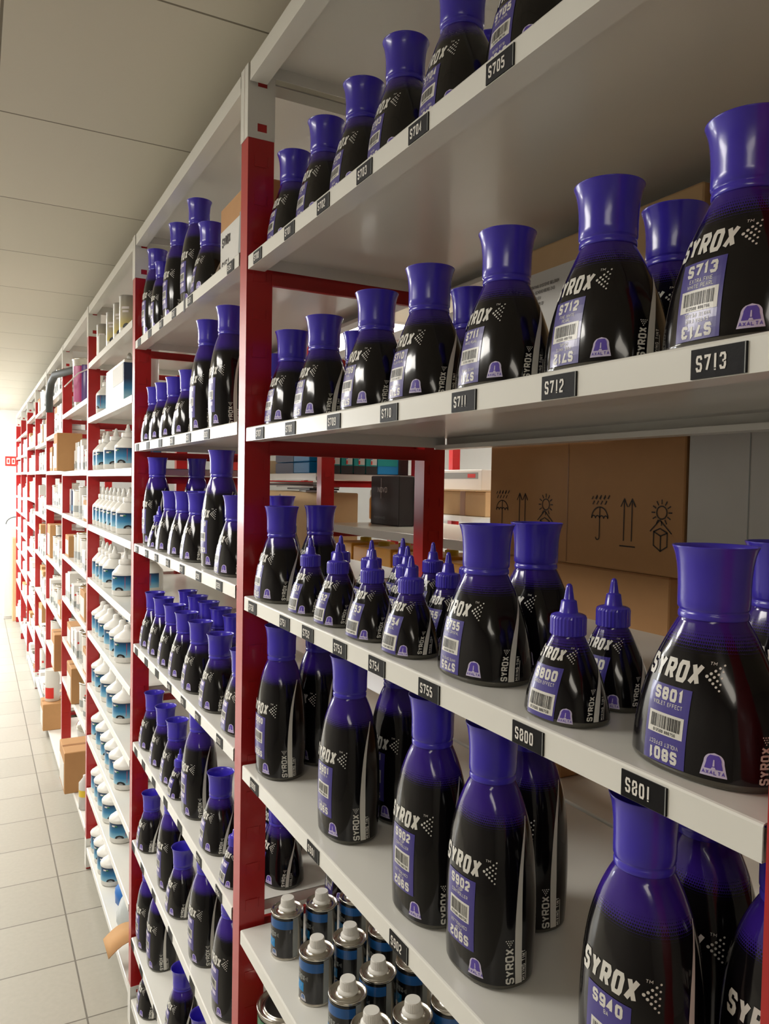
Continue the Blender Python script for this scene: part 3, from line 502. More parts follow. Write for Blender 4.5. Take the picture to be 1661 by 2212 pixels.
# positions in metres (x into the rack, y along the aisle, z above the lens)
DATA = {"near":[["S700","s",0.06,1.256,0.391,"front"],["S701","s",0.06,1.099,0.391,"front"],["S702","s",0.06,0.972,0.391,"front"],["S703","s",0.06,0.855,0.391,"front"],["S704","s",0.06,0.728,0.391,"front"],["S705","s",0.06,0.597,0.391,"front"],["S704","s",0.15,0.8,0.391,"back"],["S707","s",0.06,1.266,0.096,"front"],["S708","s",0.06,1.097,0.096,"front"],["S709","s",0.06,0.922,0.096,"front"],["S710","s",0.06,0.786,0.096,"front"],["S711","s",0.06,0.636,0.096,"front"],["S712","s",0.06,0.495,0.096,"front"],["S713","s",0.06,0.361,0.096,"front"],["S709","s",0.16,1.176,0.096,"back"],["S711","s",0.16,0.844,0.096,"back"],["S712","s",0.15,0.505,0.096,"back"],["S750","s",0.045,1.256,-0.198,"front"],["S750","s",0.135,1.275,-0.198,"back"],["S751","n",0.04,1.09,-0.198,"front"],["S752","n",0.04,0.989,-0.198,"front"],["S752","n",0.108,1.127,-0.198,"back"],["S753","n",0.04,0.882,-0.198,"front"],["S753","n",0.108,1.018,-0.198,"back"],["S754","n",0.178,1.047,-0.198,"back row three"],["S754","n",0.108,0.91,-0.198,"back"],["S754","n",0.04,0.782,-0.198,"front"],["S755","n",0.178,0.957,-0.198,"back row three"],["S755","n",0.108,0.807,-0.198,"back"],["S800","n",0.04,0.509,-0.198,"front"],["S800","n",0.108,0.525,-0.198,"back"],["S755","n",0.178,0.86,-0.198,"back row three"],["S755","s",0.06,0.66,-0.198,"front"],["S755","s",0.145,0.683,-0.198,"back"],["S801","s",0.054,0.373,-0.198,"front"],["S801","s",0.15,0.385,-0.198,"back"],["S900","t",0.05,1.237,-0.496,"front"],["S900","t",0.135,1.272,-0.496,"back"],["S901","t",0.058,0.981,-0.496,"front"],["S901","t",0.15,1.0,-0.496,"back"],["S902","t",0.058,0.756,-0.496,"front"],["S902","t",0.06,0.64,-0.496,"second"],["S902","t",0.155,0.7,-0.496,"back"],["S940","t",0.06,0.435,-0.496,"front"],["S940","t",0.155,0.455,-0.496,"back"],["S941","t",0.118,0.345,-0.496,"front"]],"bay1":[[0,"t",0.05,2.304],[0,"m",0.042,2.178],[0,"t",0.055,2.034],[0,"t",0.055,1.839],[0,"s",0.048,1.705],[1,"s",0.05,2.372],[1,"s",0.05,2.19],[1,"s",0.05,2.034],[1,"s",0.05,1.888],[1,"t",0.055,1.742],[1,"t",0.055,1.58],[2,"t",0.055,2.339],[2,"t",0.17,2.518],[2,"n",0.04,2.187],[2,"s",0.05,2.068],[2,"s",0.05,1.925],[2,"s",0.05,1.793],[2,"s",0.145,2.267],[2,"s",0.145,2.111],[2,"t",0.055,1.63],[2,"s",0.05,1.498],[3,"s",0.05,2.327],[3,"s",0.05,2.217],[3,"s",0.05,2.035],[3,"s",0.05,1.907],[3,"s",0.05,1.77],[3,"s",0.05,1.609],[3,"s",0.05,1.44],[3,"s",0.145,2.436],[3,"s",0.145,2.281],[3,"s",0.145,2.11],[3,"s",0.145,1.971],[3,"s",0.145,1.859],[4,"s",0.05,2.35],[4,"s",0.05,2.133],[4,"s",0.05,1.996],[4,"n",0.036,1.9],[4,"t",0.052,1.775],[4,"s",0.05,1.594],[4,"n",0.036,1.435],[4,"s",0.12,1.42],[4,"s",0.165,1.53],[4,"s",0.215,1.42],[5,"s",0.045,2.391],[5,"t",0.052,2.04],[5,"s",0.048,1.91],[5,"t",0.05,1.69],[5,"t",0.05,1.495],[6,"t",0.045,2.291],[6,"t",0.055,2.185],[6,"s",0.045,1.89],[6,"s",0.045,1.7],[7,"s",0.047,2.279],[2,"s",0.14,1.49],[1,"s",0.15,1.55]],"plates1":{"0":[2.284,2.134,1.989,1.849,1.694,1.393],"1":[2.301,2.148,1.989,1.857,1.698,1.546],"2":[2.297,2.154,2.026,1.891,1.746,1.601,1.445],"3":[2.296,2.15,2.009,1.865,1.724,1.595,1.432],"4":[2.293,2.178,2.039,1.897,1.747,1.575,1.426],"5":[2.324,2.184,2.028,1.833,1.622],"6":[2.328,2.19,2.0]},"plates0":{"A":[1.239,1.093,0.967,0.843,0.715,0.572],"B":[1.217,1.078,0.921,0.769,0.618,0.482,0.332],"C":[1.244,1.091,0.999,0.891,0.788,0.671,0.51,0.382],"D":[1.223,0.968,0.724]},"cans":[[0.031,1.193],[0.093,1.187],[0.15,1.179],[0.044,1.066],[0.104,1.074],[0.151,1.068],[0.05,0.955],[0.104,0.977],[0.149,0.975],[0.037,0.881],[0.095,0.875],[0.148,0.873]],"bay2":[[0,"can",3.346],[0,"can",3.085],[0,"can",2.918],[0,"can",2.786],[2,"noz",3.621],[2,"noz",3.369],[2,"noz",3.047],[2,"noz",2.788],[3,"noz",3.752],[3,"noz",3.554],[3,"noz",3.387],[3,"noz",3.211],[3,"noz",3.018],[3,"noz",2.865],[3,"noz",2.752],[4,"noz",3.697],[4,"noz",3.48],[4,"noz",3.314],[4,"noz",3.064],[4,"noz",2.828],[5,"tub",3.612],[5,"tub",3.398],[5,"tub",3.194],[5,"tub",3.012],[5,"tub",2.878],[5,"tub",2.772],[6,"tub",3.53],[6,"tub",3.26],[6,"tub",3.093],[6,"tub",2.941],[6,"tub",2.802],[7,"tub",3.423],[7,"tub",3.215],[7,"tub",3.085],[7,"tub",2.975],[7,"tub",2.871],[7,"tub",2.765],[8,"tub",3.603],[8,"tub",3.334],[8,"tub",3.194],[8,"tub",3.032],[8,"tub",2.853],[9,"tub",3.671],[9,"tub",3.571],[9,"tub",3.405],[9,"tub",3.26]],"far":[["pail",0.08,4.1,0.345,0.099,0.251,"pail"],["box",0.05,4.218,0.043,0.02,0.105,"white"],["box",0.05,4.166,0.043,0.02,0.143,"white"],["box",0.05,4.073,0.043,0.02,0.143,"grey"],["box",0.05,3.954,0.043,0.02,0.149,"white"],["box",0.05,4.427,-0.18,0.024,0.129,"white"],["box",0.05,4.375,-0.18,0.023,0.127,"navy"],["box",0.05,4.222,-0.18,0.021,0.128,"amber"],["can",0.045,3.975,-0.18,0.027,0.066,"white"],["can",0.07,4.421,-0.4,0.064,0.105,"white"],["can",0.06,4.184,-0.4,0.05,0.112,"white"],["can",0.06,4.435,-0.625,0.035,0.09,"tan"],["can",0.06,4.398,-0.625,0.038,0.106,"white"],["can",0.05,4.146,-0.625,0.021,0.122,"black"],["can",0.05,3.966,-0.625,0.023,0.118,"white"],["can",0.1,4.441,-0.848,0.023,-0.001,"black"],["can",0.06,4.397,-0.848,0.063,0.099,"white"],["can",0.05,3.986,-0.848,0.029,0.115,"white"],["can",0.08,4.435,-1.065,0.034,0.004,"green"],["box",0.06,5.481,0.273,0.023,0.207,"white"],["box",0.06,5.374,0.273,0.02,0.199,"card"],["box",0.06,5.267,0.273,0.02,0.195,"white"],["box",0.06,5.215,0.273,0.02,0.184,"white"],["box",0.05,5.481,0.051,0.026,0.143,"white"],["box",0.05,5.429,0.051,0.02,0.181,"white"],["box",0.05,5.481,-0.17,0.032,0.132,"white"],["box",0.06,5.374,-0.17,0.02,0.131,"card"],["box",0.06,5.267,-0.17,0.02,0.127,"white"],["can",0.05,5.23,-0.501,0.032,0.211,"white"],["can",0.08,5.461,-0.788,0.093,0.158,"white"],["can",0.08,5.487,-1.063,0.04,0.102,"white"],["can",0.05,5.416,-1.063,0.061,0.141,"black"],["can",0.06,6.548,0.49,0.024,0.234,"white"],["can",0.06,6.521,0.49,0.029,0.182,"grey"],["box",0.06,6.535,0.253,0.023,0.19,"white"],["box",0.06,6.483,0.253,0.033,0.204,"white"],["box",0.05,6.51,0.059,0.048,0.141,"white"],["box",0.05,6.51,-0.253,0.059,0.204,"white"],["box",0.05,6.48,-0.548,0.051,0.198,"card"],["box",0.05,6.48,-0.845,0.031,0.174,"card"],["box",0.05,6.318,-0.845,0.036,0.152,"card"],["box",0.04,6.48,-1.151,0.026,0.186,"card"],["box",0.04,6.318,-1.151,0.032,0.211,"card"],["can",0.05,6.542,-1.553,0.038,0.224,"white"],["can",0.05,6.428,-1.553,0.039,0.248,"white"],["can",0.048,3.499,0.043,0.08,0.15,"grey"],["can",0.048,3.586,0.043,0.08,0.09,"white"],["box",0.045,3.684,0.043,0.08,0.11,"pale"],["box",0.054,3.814,0.043,0.1,0.11,"pale"],["box",0.063,3.541,-0.18,0.12,0.09,"card"],["can",0.058,3.679,-0.18,0.1,0.11,"white"],["can",0.058,3.805,-0.18,0.1,0.15,"grey"],["can",0.068,4.06,-0.18,0.12,0.13,"white"],["can",0.058,3.509,-0.4,0.1,0.11,"grey"],["box",0.063,3.611,-0.4,0.12,0.09,"white"],["can",0.058,3.739,-0.4,0.1,0.13,"tan"],["can",0.068,3.874,-0.4,0.12,0.15,"tan"],["can",0.068,3.999,-0.4,0.12,0.13,"grey"],["box",0.063,4.299,-0.4,0.12,0.11,"card"],["can",0.058,3.509,-0.625,0.1,0.15,"black"],["box",0.054,3.647,-0.625,0.1,0.13,"card"],["can",0.048,3.775,-0.625,0.08,0.13,"tan"],["can",0.068,3.887,-0.625,0.12,0.09,"pale"],["box",0.045,4.035,-0.625,0.08,0.11,"white"],["box",0.063,4.211,-0.625,0.12,0.15,"white"],["box",0.063,4.315,-0.625,0.12,0.13,"white"],["box",0.045,3.541,-0.848,0.08,0.11,"card"],["can",0.048,3.669,-0.848,0.08,0.15,"tan"],["can",0.068,3.769,-0.848,0.12,0.15,"grey"],["box",0.054,3.907,-0.848,0.1,0.13,"pale"],["box",0.054,4.059,-0.848,0.1,0.11,"white"],["box",0.054,4.199,-0.848,0.1,0.11,"card"],["can",0.058,3.509,-1.065,0.1,0.09,"black"],["can",0.068,3.618,-1.065,0.12,0.09,"white"],["can",0.058,3.754,-1.065,0.1,0.13,"tan"],["can",0.048,4.108,-1.065,0.08,0.11,"tan"],["can",0.048,4.189,-1.065,0.08,0.09,"tan"],["can",0.068,4.295,-1.065,0.12,0.11,"tan"],["can",0.048,4.553,0.498,0.08,0.11,"white"],["can",0.058,4.644,0.498,0.1,0.11,"white"],["box",0.063,4.752,0.498,0.12,0.11,"white"],["can",0.058,4.86,0.498,0.1,0.11,"tan"],["can",0.048,4.95,0.498,0.08,0.15,"grey"],["can",0.058,5.066,0.498,0.1,0.15,"pale"],["box",0.054,5.194,0.498,0.1,0.11,"white"],["can",0.068,5.306,0.498,0.12,0.11,"pale"],["can",0.048,5.406,0.498,0.08,0.11,"grey"],["can",0.058,4.563,0.273,0.1,0.13,"grey"],["box",0.054,4.671,0.273,0.1,0.15,"white"],["can",0.058,4.799,0.273,0.1,0.15,"black"],["can",0.068,4.934,0.273,0.12,0.11,"white"],["can",0.058,5.05,0.273,0.1,0.09,"white"],["can",0.048,4.553,0.051,0.08,0.09,"black"],["box",0.054,4.682,0.051,0.1,0.09,"card"],["box",0.045,4.842,0.051,0.08,0.15,"white"],["box",0.063,5.002,0.051,0.12,0.15,"card"],["can",0.048,5.15,0.051,0.08,0.09,"white"],["box",0.063,5.272,0.051,0.12,0.15,"card"],["box",0.063,4.565,-0.17,0.12,0.11,"white"],["can",0.068,4.702,-0.17,0.12,0.09,"tan"],["can",0.068,4.828,-0.17,0.12,0.15,"white"],["can",0.068,4.973,-0.17,0.12,0.09,"black"],["can",0.048,5.079,-0.17,0.08,0.09,"white"],["can",0.058,5.187,-0.17,0.1,0.13,"white"],["can",0.058,4.563,-0.501,0.1,0.09,"grey"],["can",0.048,4.679,-0.501,0.08,0.11,"tan"],["box",0.063,4.778,-0.501,0.12,0.15,"white"],["can",0.058,4.886,-0.501,0.1,0.11,"white"],["can",0.068,5.021,-0.501,0.12,0.11,"pale"],["can",0.068,5.14,-0.501,0.12,0.15,"black"],["can",0.058,4.563,-0.788,0.1,0.13,"black"],["box",0.045,4.721,-0.788,0.08,0.09,"card"],["can",0.058,4.859,-0.788,0.1,0.15,"grey"],["can",0.068,4.974,-0.788,0.12,0.11,"tan"],["can",0.048,5.08,-0.788,0.08,0.11,"tan"],["can",0.058,5.197,-0.788,0.1,0.13,"white"],["box",0.054,5.305,-0.788,0.1,0.15,"white"],["box",0.063,4.847,-1.063,0.12,0.15,"card"],["box",0.045,5.037,-1.063,0.08,0.11,"card"],["box",0.054,5.197,-1.063,0.1,0.11,"pale"],["box",0.045,5.619,0.49,0.08,0.13,"pale"],["can",0.068,5.731,0.49,0.12,0.15,"black"],["box",0.045,5.842,0.49,0.08,0.09,"white"],["can",0.068,5.96,0.49,0.12,0.13,"pale"],["can",0.058,6.075,0.49,0.1,0.15,"white"],["can",0.058,6.201,0.49,0.1,0.15,"white"],["box",0.045,6.339,0.49,0.08,0.11,"card"],["box",0.054,5.649,0.253,0.1,0.15,"card"],["box",0.045,5.783,0.253,0.08,0.11,"white"],["can",0.068,5.901,0.253,0.12,0.13,"grey"],["box",0.045,6.042,0.253,0.08,0.13,"card"],["can",0.048,6.191,0.253,0.08,0.15,"black"],["can",0.048,6.297,0.253,0.08,0.09,"tan"],["box",0.045,6.396,0.253,0.08,0.09,"white"],["can",0.048,5.607,0.059,0.08,0.13,"black"],["box",0.054,5.706,0.059,0.1,0.15,"pale"],["can",0.048,5.798,0.059,0.08,0.11,"black"],["can",0.048,5.879,0.059,0.08,0.11,"tan"],["box",0.054,5.977,0.059,0.1,0.13,"white"],["can",0.048,6.076,0.059,0.08,0.11,"tan"],["box",0.063,6.194,0.059,0.12,0.09,"white"],["can",0.058,6.322,0.059,0.1,0.11,"white"],["can",0.068,5.627,-0.253,0.12,0.11,"white"],["can",0.068,5.746,-0.253,0.12,0.11,"white"],["can",0.058,5.881,-0.253,0.1,0.11,"grey"],["box",0.054,6.009,-0.253,0.1,0.09,"white"],["can",0.068,6.127,-0.253,0.12,0.13,"black"],["can",0.068,6.252,-0.253,0.12,0.11,"white"],["can",0.048,6.378,-0.253,0.08,0.11,"white"],["can",0.048,5.607,-0.548,0.08,0.11,"white"],["can",0.048,5.714,-0.548,0.08,0.15,"pale"],["can",0.058,5.83,-0.548,0.1,0.11,"black"],["box",0.045,5.938,-0.548,0.08,0.13,"white"],["can",0.048,6.031,-0.548,0.08,0.15,"black"],["box",0.045,6.123,-0.548,0.08,0.13,"white"],["can",0.048,6.222,-0.548,0.08,0.13,"tan"],["box",0.054,6.34,-0.548,0.1,0.13,"pale"],["box",0.063,5.619,-0.845,0.12,0.11,"pale"],["can",0.058,5.727,-0.845,0.1,0.11,"white"],["box",0.045,5.829,-0.845,0.08,0.15,"white"],["box",0.045,5.933,-0.845,0.08,0.11,"white"],["can",0.048,6.025,-0.845,0.08,0.13,"grey"],["can",0.048,6.132,-0.845,0.08,0.13,"tan"],["box",0.045,5.619,-1.151,0.08,0.11,"white"],["box",0.054,5.749,-1.151,0.1,0.09,"pale"],["can",0.068,5.886,-1.151,0.12,0.11,"grey"],["can",0.058,6.002,-1.151,0.1,0.09,"black"],["box",0.045,6.104,-1.151,0.08,0.09,"white"],["can",0.048,5.607,-1.553,0.08,0.09,"white"],["can",0.068,5.707,-1.553,0.12,0.09,"tan"],["can",0.068,5.827,-1.553,0.12,0.11,"pale"],["box",0.054,5.938,-1.553,0.1,0.11,"white"],["box",0.054,6.042,-1.553,0.1,0.11,"white"],["box",0.054,6.172,-1.553,0.1,0.13,"white"],["can",0.048,6.291,-1.553,0.08,0.11,"black"],["can",0.068,6.683,0.279,0.12,0.103,"card"],["box",0.048,6.825,0.279,0.08,0.129,"card"],["can",0.058,7.003,0.279,0.1,0.121,"white"],["can",0.068,7.114,0.279,0.12,0.084,"grey"],["can",0.068,7.249,0.279,0.12,0.089,"card"],["can",0.068,7.369,0.279,0.12,0.084,"white"],["box",0.058,7.512,0.279,0.1,0.123,"card"],["box",0.048,6.675,0.059,0.08,0.126,"white"],["box",0.048,6.825,0.059,0.08,0.125,"white"],["box",0.058,6.975,0.059,0.1,0.136,"pale"],["box",0.048,7.095,0.059,0.08,0.124,"white"],["can",0.068,7.223,0.059,0.12,0.143,"white"],["can",0.048,7.369,0.059,0.08,0.119,"grey"],["box",0.048,7.507,0.059,0.08,0.123,"white"],["can",0.058,6.673,-0.166,0.1,0.113,"pale"],["can",0.048,6.809,-0.166,0.08,0.107,"grey"],["box",0.048,6.903,-0.166,0.08,0.095,"white"],["can",0.068,7.06,-0.166,0.12,0.09,"grey"],["can",0.048,7.161,-0.166,0.08,0.145,"white"],["box",0.048,7.255,-0.166,0.08,0.134,"grey"],["box",0.068,7.36,-0.166,0.12,0.118,"white"],["can",0.058,7.463,-0.166,0.1,0.14,"card"],["can",0.068,6.683,-0.387,0.12,0.086,"white"],["box",0.048,6.81,-0.387,0.08,0.124,"white"],["can",0.068,6.923,-0.387,0.12,0.124,"white"],["can",0.068,7.088,-0.387,0.12,0.085,"grey"],["box",0.058,7.246,-0.387,0.1,0.129,"grey"],["can",0.058,7.349,-0.387,0.1,0.121,"white"],["can",0.058,7.465,-0.387,0.1,0.089,"pale"],["can",0.068,6.683,-0.609,0.12,0.096,"pale"],["box",0.048,6.84,-0.609,0.08,0.093,"white"],["can",0.048,6.979,-0.609,0.08,0.085,"card"],["can",0.068,7.08,-0.609,0.12,0.094,"white"],["can",0.068,7.215,-0.609,0.12,0.098,"white"],["can",0.058,7.34,-0.609,0.1,0.106,"grey"],["can",0.048,7.447,-0.609,0.08,0.08,"grey"],["can",0.068,6.683,-0.835,0.12,0.144,"pale"],["box",0.058,6.84,-0.835,0.1,0.103,"pale"],["can",0.048,6.949,-0.835,0.08,0.084,"white"],["can",0.048,7.045,-0.835,0.08,0.088,"pale"],["box",0.068,7.184,-0.835,0.12,0.124,"white"],["box",0.068,7.289,-0.835,0.12,0.115,"white"],["box",0.058,7.439,-0.835,0.1,0.139,"white"],["box",0.058,6.675,-1.053,0.1,0.088,"white"],["can",0.058,6.778,-1.053,0.1,0.115,"grey"],["box",0.048,6.926,-1.053,0.08,0.088,"pale"],["can",0.048,7.019,-1.053,0.08,0.085,"grey"],["can",0.048,7.146,-1.053,0.08,0.104,"white"],["can",0.048,7.228,-1.053,0.08,0.088,"grey"],["can",0.068,7.329,-1.053,0.12,0.108,"grey"],["can",0.048,7.43,-1.053,0.08,0.137,"white"],["box",0.068,7.538,-1.053,0.12,0.091,"white"],["can",0.048,6.663,-1.293,0.08,0.102,"white"],["box",0.068,6.802,-1.293,0.12,0.098,"white"],["box",0.048,6.907,-1.293,0.08,0.111,"white"],["box",0.068,7.027,-1.293,0.12,0.144,"white"],["can",0.058,7.145,-1.293,0.1,0.08,"white"],["can",0.068,7.3,-1.293,0.12,0.08,"white"],["box",0.058,7.458,-1.293,0.1,0.112,"card"],["can",0.058,6.673,-1.6,0.1,0.128,"pale"],["can",0.058,6.774,-1.6,0.1,0.113,"white"],["can",0.058,6.92,-1.6,0.1,0.085,"card"],["can",0.068,7.076,-1.6,0.12,0.115,"white"],["can",0.058,7.201,-1.6,0.1,0.109,"white"],["can",0.048,7.293,-1.6,0.08,0.116,"white"],["box",0.058,7.401,-1.6,0.1,0.149,"white"],["box",0.058,7.521,-1.6,0.1,0.117,"white"],["can",0.068,7.737,0.235,0.12,0.098,"white"],["can",0.068,7.857,0.235,0.12,0.114,"pale"],["can",0.048,8.003,0.235,0.08,0.14,"pale"],["can",0.048,8.13,0.235,0.08,0.108,"white"],["can",0.058,8.266,0.235,0.1,0.11,"pale"],["can",0.058,8.412,0.235,0.1,0.15,"white"],["box",0.058,8.53,0.235,0.1,0.113,"white"],["box",0.058,7.729,0.065,0.1,0.123,"white"],["can",0.048,7.868,0.065,0.08,0.136,"white"],["can",0.058,7.974,0.065,0.1,0.101,"white"],["can",0.048,8.065,0.065,0.08,0.105,"white"],["box",0.058,8.174,0.065,0.1,0.09,"white"],["can",0.058,8.277,0.065,0.1,0.12,"pale"],["box",0.048,8.38,0.065,0.08,0.148,"white"],["box",0.068,8.485,0.065,0.12,0.094,"pale"],["can",0.048,7.718,-0.19,0.08,0.135,"white"],["can",0.058,7.824,-0.19,0.1,0.104,"white"],["box",0.058,7.927,-0.19,0.1,0.109,"white"],["can",0.068,8.085,-0.19,0.12,0.141,"pale"],["box",0.048,8.212,-0.19,0.08,0.114,"white"],["can",0.068,8.34,-0.19,0.12,0.102,"white"],["can",0.048,8.441,-0.19,0.08,0.091,"pale"],["can",0.068,8.542,-0.19,0.12,0.105,"white"],["can",0.058,7.727,-0.346,0.1,0.085,"white"],["can",0.068,7.883,-0.346,0.12,0.094,"white"],["box",0.068,8.01,-0.346,0.12,0.148,"pale"],["can",0.058,8.113,-0.346,0.1,0.141,"white"],["can",0.068,8.224,-0.346,0.12,0.133,"white"],["can",0.058,8.38,-0.346,0.1,0.111,"white"],["can",0.048,8.471,-0.346,0.08,0.097,"white"],["can",0.058,8.562,-0.346,0.1,0.132,"white"],["can",0.048,7.718,-0.55,0.08,0.098,"pale"],["can",0.068,7.833,-0.55,0.12,0.131,"white"],["can",0.058,7.959,-0.55,0.1,0.125,"pale"],["can",0.068,8.115,-0.55,0.12,0.135,"white"],["can",0.058,8.24,-0.55,0.1,0.141,"white"],["can",0.068,8.366,-0.55,0.12,0.129,"pale"],["can",0.058,8.476,-0.55,0.1,0.141,"pale"],["box",0.048,7.729,-0.739,0.08,0.122,"pale"],["box",0.048,7.834,-0.739,0.08,0.12,"white"],["box",0.058,7.954,-0.739,0.1,0.082,"white"],["box",0.068,8.059,-0.739,0.12,0.089,"white"],["can",0.068,8.217,-0.739,0.12,0.129,"pale"],["box",0.048,8.374,-0.739,0.08,0.093,"white"],["can",0.048,8.513,-0.739,0.08,0.1,"white"],["box",0.058,8.606,-0.739,0.1,0.098,"white"],["can",0.058,7.727,-0.93,0.1,0.114,"white"],["box",0.058,7.845,-0.93,0.1,0.115,"pale"],["can",0.048,7.954,-0.93,0.08,0.124,"pale"],["can",0.058,8.06,-0.93,0.1,0.097,"white"],["box",0.048,8.178,-0.93,0.08,0.088,"pale"],["can",0.068,8.291,-0.93,0.12,0.081,"white"],["can",0.058,8.416,-0.93,0.1,0.109,"pale"],["box",0.068,8.564,-0.93,0.12,0.087,"pale"],["box",0.048,7.729,-1.144,0.08,0.11,"white"],["can",0.068,7.842,-1.144,0.12,0.1,"white"],["can",0.048,7.988,-1.144,0.08,0.128,"grey"],["box",0.058,8.096,-1.144,0.1,0.082,"white"],["can",0.058,8.214,-1.144,0.1,0.106,"white"],["box",0.058,8.392,-1.144,0.1,0.097,"card"],["box",0.058,8.557,-1.144,0.1,0.092,"card"],["box",0.058,7.729,-1.5,0.1,0.113,"grey"],["box",0.058,7.849,-1.5,0.1,0.143,"white"],["box",0.068,7.954,-1.5,0.12,0.124,"grey"],["can",0.048,8.062,-1.5,0.08,0.085,"pale"],["can",0.068,8.179,-1.5,0.12,0.097,"grey"],["box",0.068,8.306,-1.5,0.12,0.113,"pale"],["can",0.058,8.409,-1.5,0.1,0.108,"white"],["box",0.058,8.783,0.235,0.1,0.138,"pale"],["box",0.068,8.888,0.235,0.12,0.095,"pale"],["box",0.058,8.993,0.235,0.1,0.119,"white"],["can",0.048,9.087,0.235,0.08,0.12,"pale"],["can",0.068,9.233,0.235,0.12,0.135,"pale"],["can",0.058,9.343,0.235,0.1,0.115,"white"],["box",0.058,9.461,0.235,0.1,0.083,"white"],["can",0.058,9.609,0.235,0.1,0.123,"white"],["can",0.068,8.791,0.065,0.12,0.126,"pale"],["box",0.048,8.903,0.065,0.08,0.111,"pale"],["can",0.058,9.021,0.065,0.1,0.126,"white"],["can",0.068,9.177,0.065,0.12,0.104,"white"],["can",0.058,9.288,0.065,0.1,0.119,"white"],["can",0.058,9.389,0.065,0.1,0.096,"white"],["can",0.058,9.49,0.065,0.1,0.129,"pale"],["can",0.068,9.645,0.065,0.12,0.087,"pale"],["box",0.058,8.783,-0.19,0.1,0.097,"white"],["box",0.068,8.933,-0.19,0.12,0.128,"white"],["box",0.068,9.053,-0.19,0.12,0.122,"white"],["box",0.068,9.158,-0.19,0.12,0.1,"white"],["box",0.058,9.308,-0.19,0.1,0.132,"white"],["box",0.048,9.428,-0.19,0.08,0.116,"pale"],["can",0.048,9.522,-0.19,0.08,0.09,"white"],["box",0.048,9.615,-0.19,0.08,0.108,"pale"],["can",0.058,8.781,-0.346,0.1,0.149,"white"],["box",0.048,8.929,-0.346,0.08,0.145,"white"],["box",0.048,9.079,-0.346,0.08,0.103,"white"],["can",0.048,9.188,-0.346,0.08,0.101,"white"],["can",0.068,9.334,-0.346,0.12,0.109,"white"],["box",0.048,9.461,-0.346,0.08,0.084,"white"],["can",0.058,9.609,-0.346,0.1,0.139,"pale"],["box",0.068,8.783,-0.55,0.12,0.143,"pale"],["can",0.058,8.901,-0.55,0.1,0.125,"pale"],["can",0.068,9.027,-0.55,0.12,0.133,"white"],["box",0.048,9.184,-0.55,0.08,0.098,"white"],["can",0.058,9.332,-0.55,0.1,0.085,"pale"],["can",0.048,9.469,-0.55,0.08,0.084,"white"],["box",0.048,9.577,-0.55,0.08,0.115,"pale"],["can",0.048,8.772,-0.739,0.08,0.098,"pale"],["box",0.048,8.88,-0.739,0.08,0.086,"pale"],["box",0.058,9.03,-0.739,0.1,0.119,"white"],["can",0.048,9.123,-0.739,0.08,0.15,"pale"],["can",0.068,9.224,-0.739,0.12,0.081,"white"],["box",0.058,9.337,-0.739,0.1,0.115,"white"],["can",0.058,9.44,-0.739,0.1,0.109,"pale"],["can",0.058,9.541,-0.739,0.1,0.08,"pale"],["can",0.048,9.632,-0.739,0.08,0.138,"white"],["can",0.048,8.772,-0.93,0.08,0.125,"white"],["can",0.068,8.873,-0.93,0.12,0.085,"white"],["can",0.058,9.028,-0.93,0.1,0.132,"white"],["can",0.058,9.174,-0.93,0.1,0.139,"white"],["box",0.058,9.322,-0.93,0.1,0.115,"white"],["can",0.068,9.435,-0.93,0.12,0.1,"white"],["can",0.068,9.57,-0.93,0.12,0.118,"white"],["can",0.058,8.781,-1.144,0.1,0.083,"white"],["can",0.068,8.892,-1.144,0.12,0.102,"grey"],["can",0.058,9.002,-1.144,0.1,0.093,"white"],["box",0.048,9.105,-1.144,0.08,0.111,"white"],["box",0.048,9.255,-1.144,0.08,0.096,"white"],["can",0.068,9.368,-1.144,0.12,0.082,"white"],["can",0.068,9.533,-1.144,0.12,0.089,"white"],["box",0.048,8.783,-1.5,0.08,0.112,"grey"],["can",0.068,8.941,-1.5,0.12,0.135,"card"],["box",0.068,9.098,-1.5,0.12,0.099,"pale"],["can",0.048,9.207,-1.5,0.08,0.122,"grey"],["can",0.048,9.304,-1.5,0.08,0.086,"white"],["can",0.048,9.43,-1.5,0.08,0.148,"white"],["can",0.048,9.512,-1.5,0.08,0.094,"pale"],["can",0.048,9.609,-1.5,0.08,0.086,"grey"]],"Z":{"1":[0.409,0.11,-0.185,-0.483,-0.778,-1.075,-1.373,-1.563],"2":[0.482,0.258,0.039,-0.184,-0.406,-0.63,-0.85,-1.072,-1.297,-1.552],"3":[0.345,0.043,-0.18,-0.4,-0.625,-0.848,-1.065,-1.489],"4":[0.498,0.273,0.051,-0.17,-0.501,-0.788,-1.063,-1.605],"5":[0.49,0.253,0.059,-0.253,-0.548,-0.845,-1.151,-1.553],"6":[0.515,0.279,0.059,-0.166,-0.387,-0.609,-0.835,-1.053,-1.293,-1.6],"7":[0.442,0.235,0.065,-0.19,-0.346,-0.55,-0.739,-0.93,-1.144,-1.5],"8":[0.442,0.235,0.065,-0.19,-0.346,-0.55,-0.739,-0.93,-1.144,-1.5]}}
for k_ in ('S700', 'S701', 'S702', 'S703'): NAMES[k_] = ('PEARL', '')
for k_ in ('S753', 'S754'): NAMES[k_] = ('CRYSTAL', '')
NAMES['S940'] = NAMES['S941'] = ('BA', '')

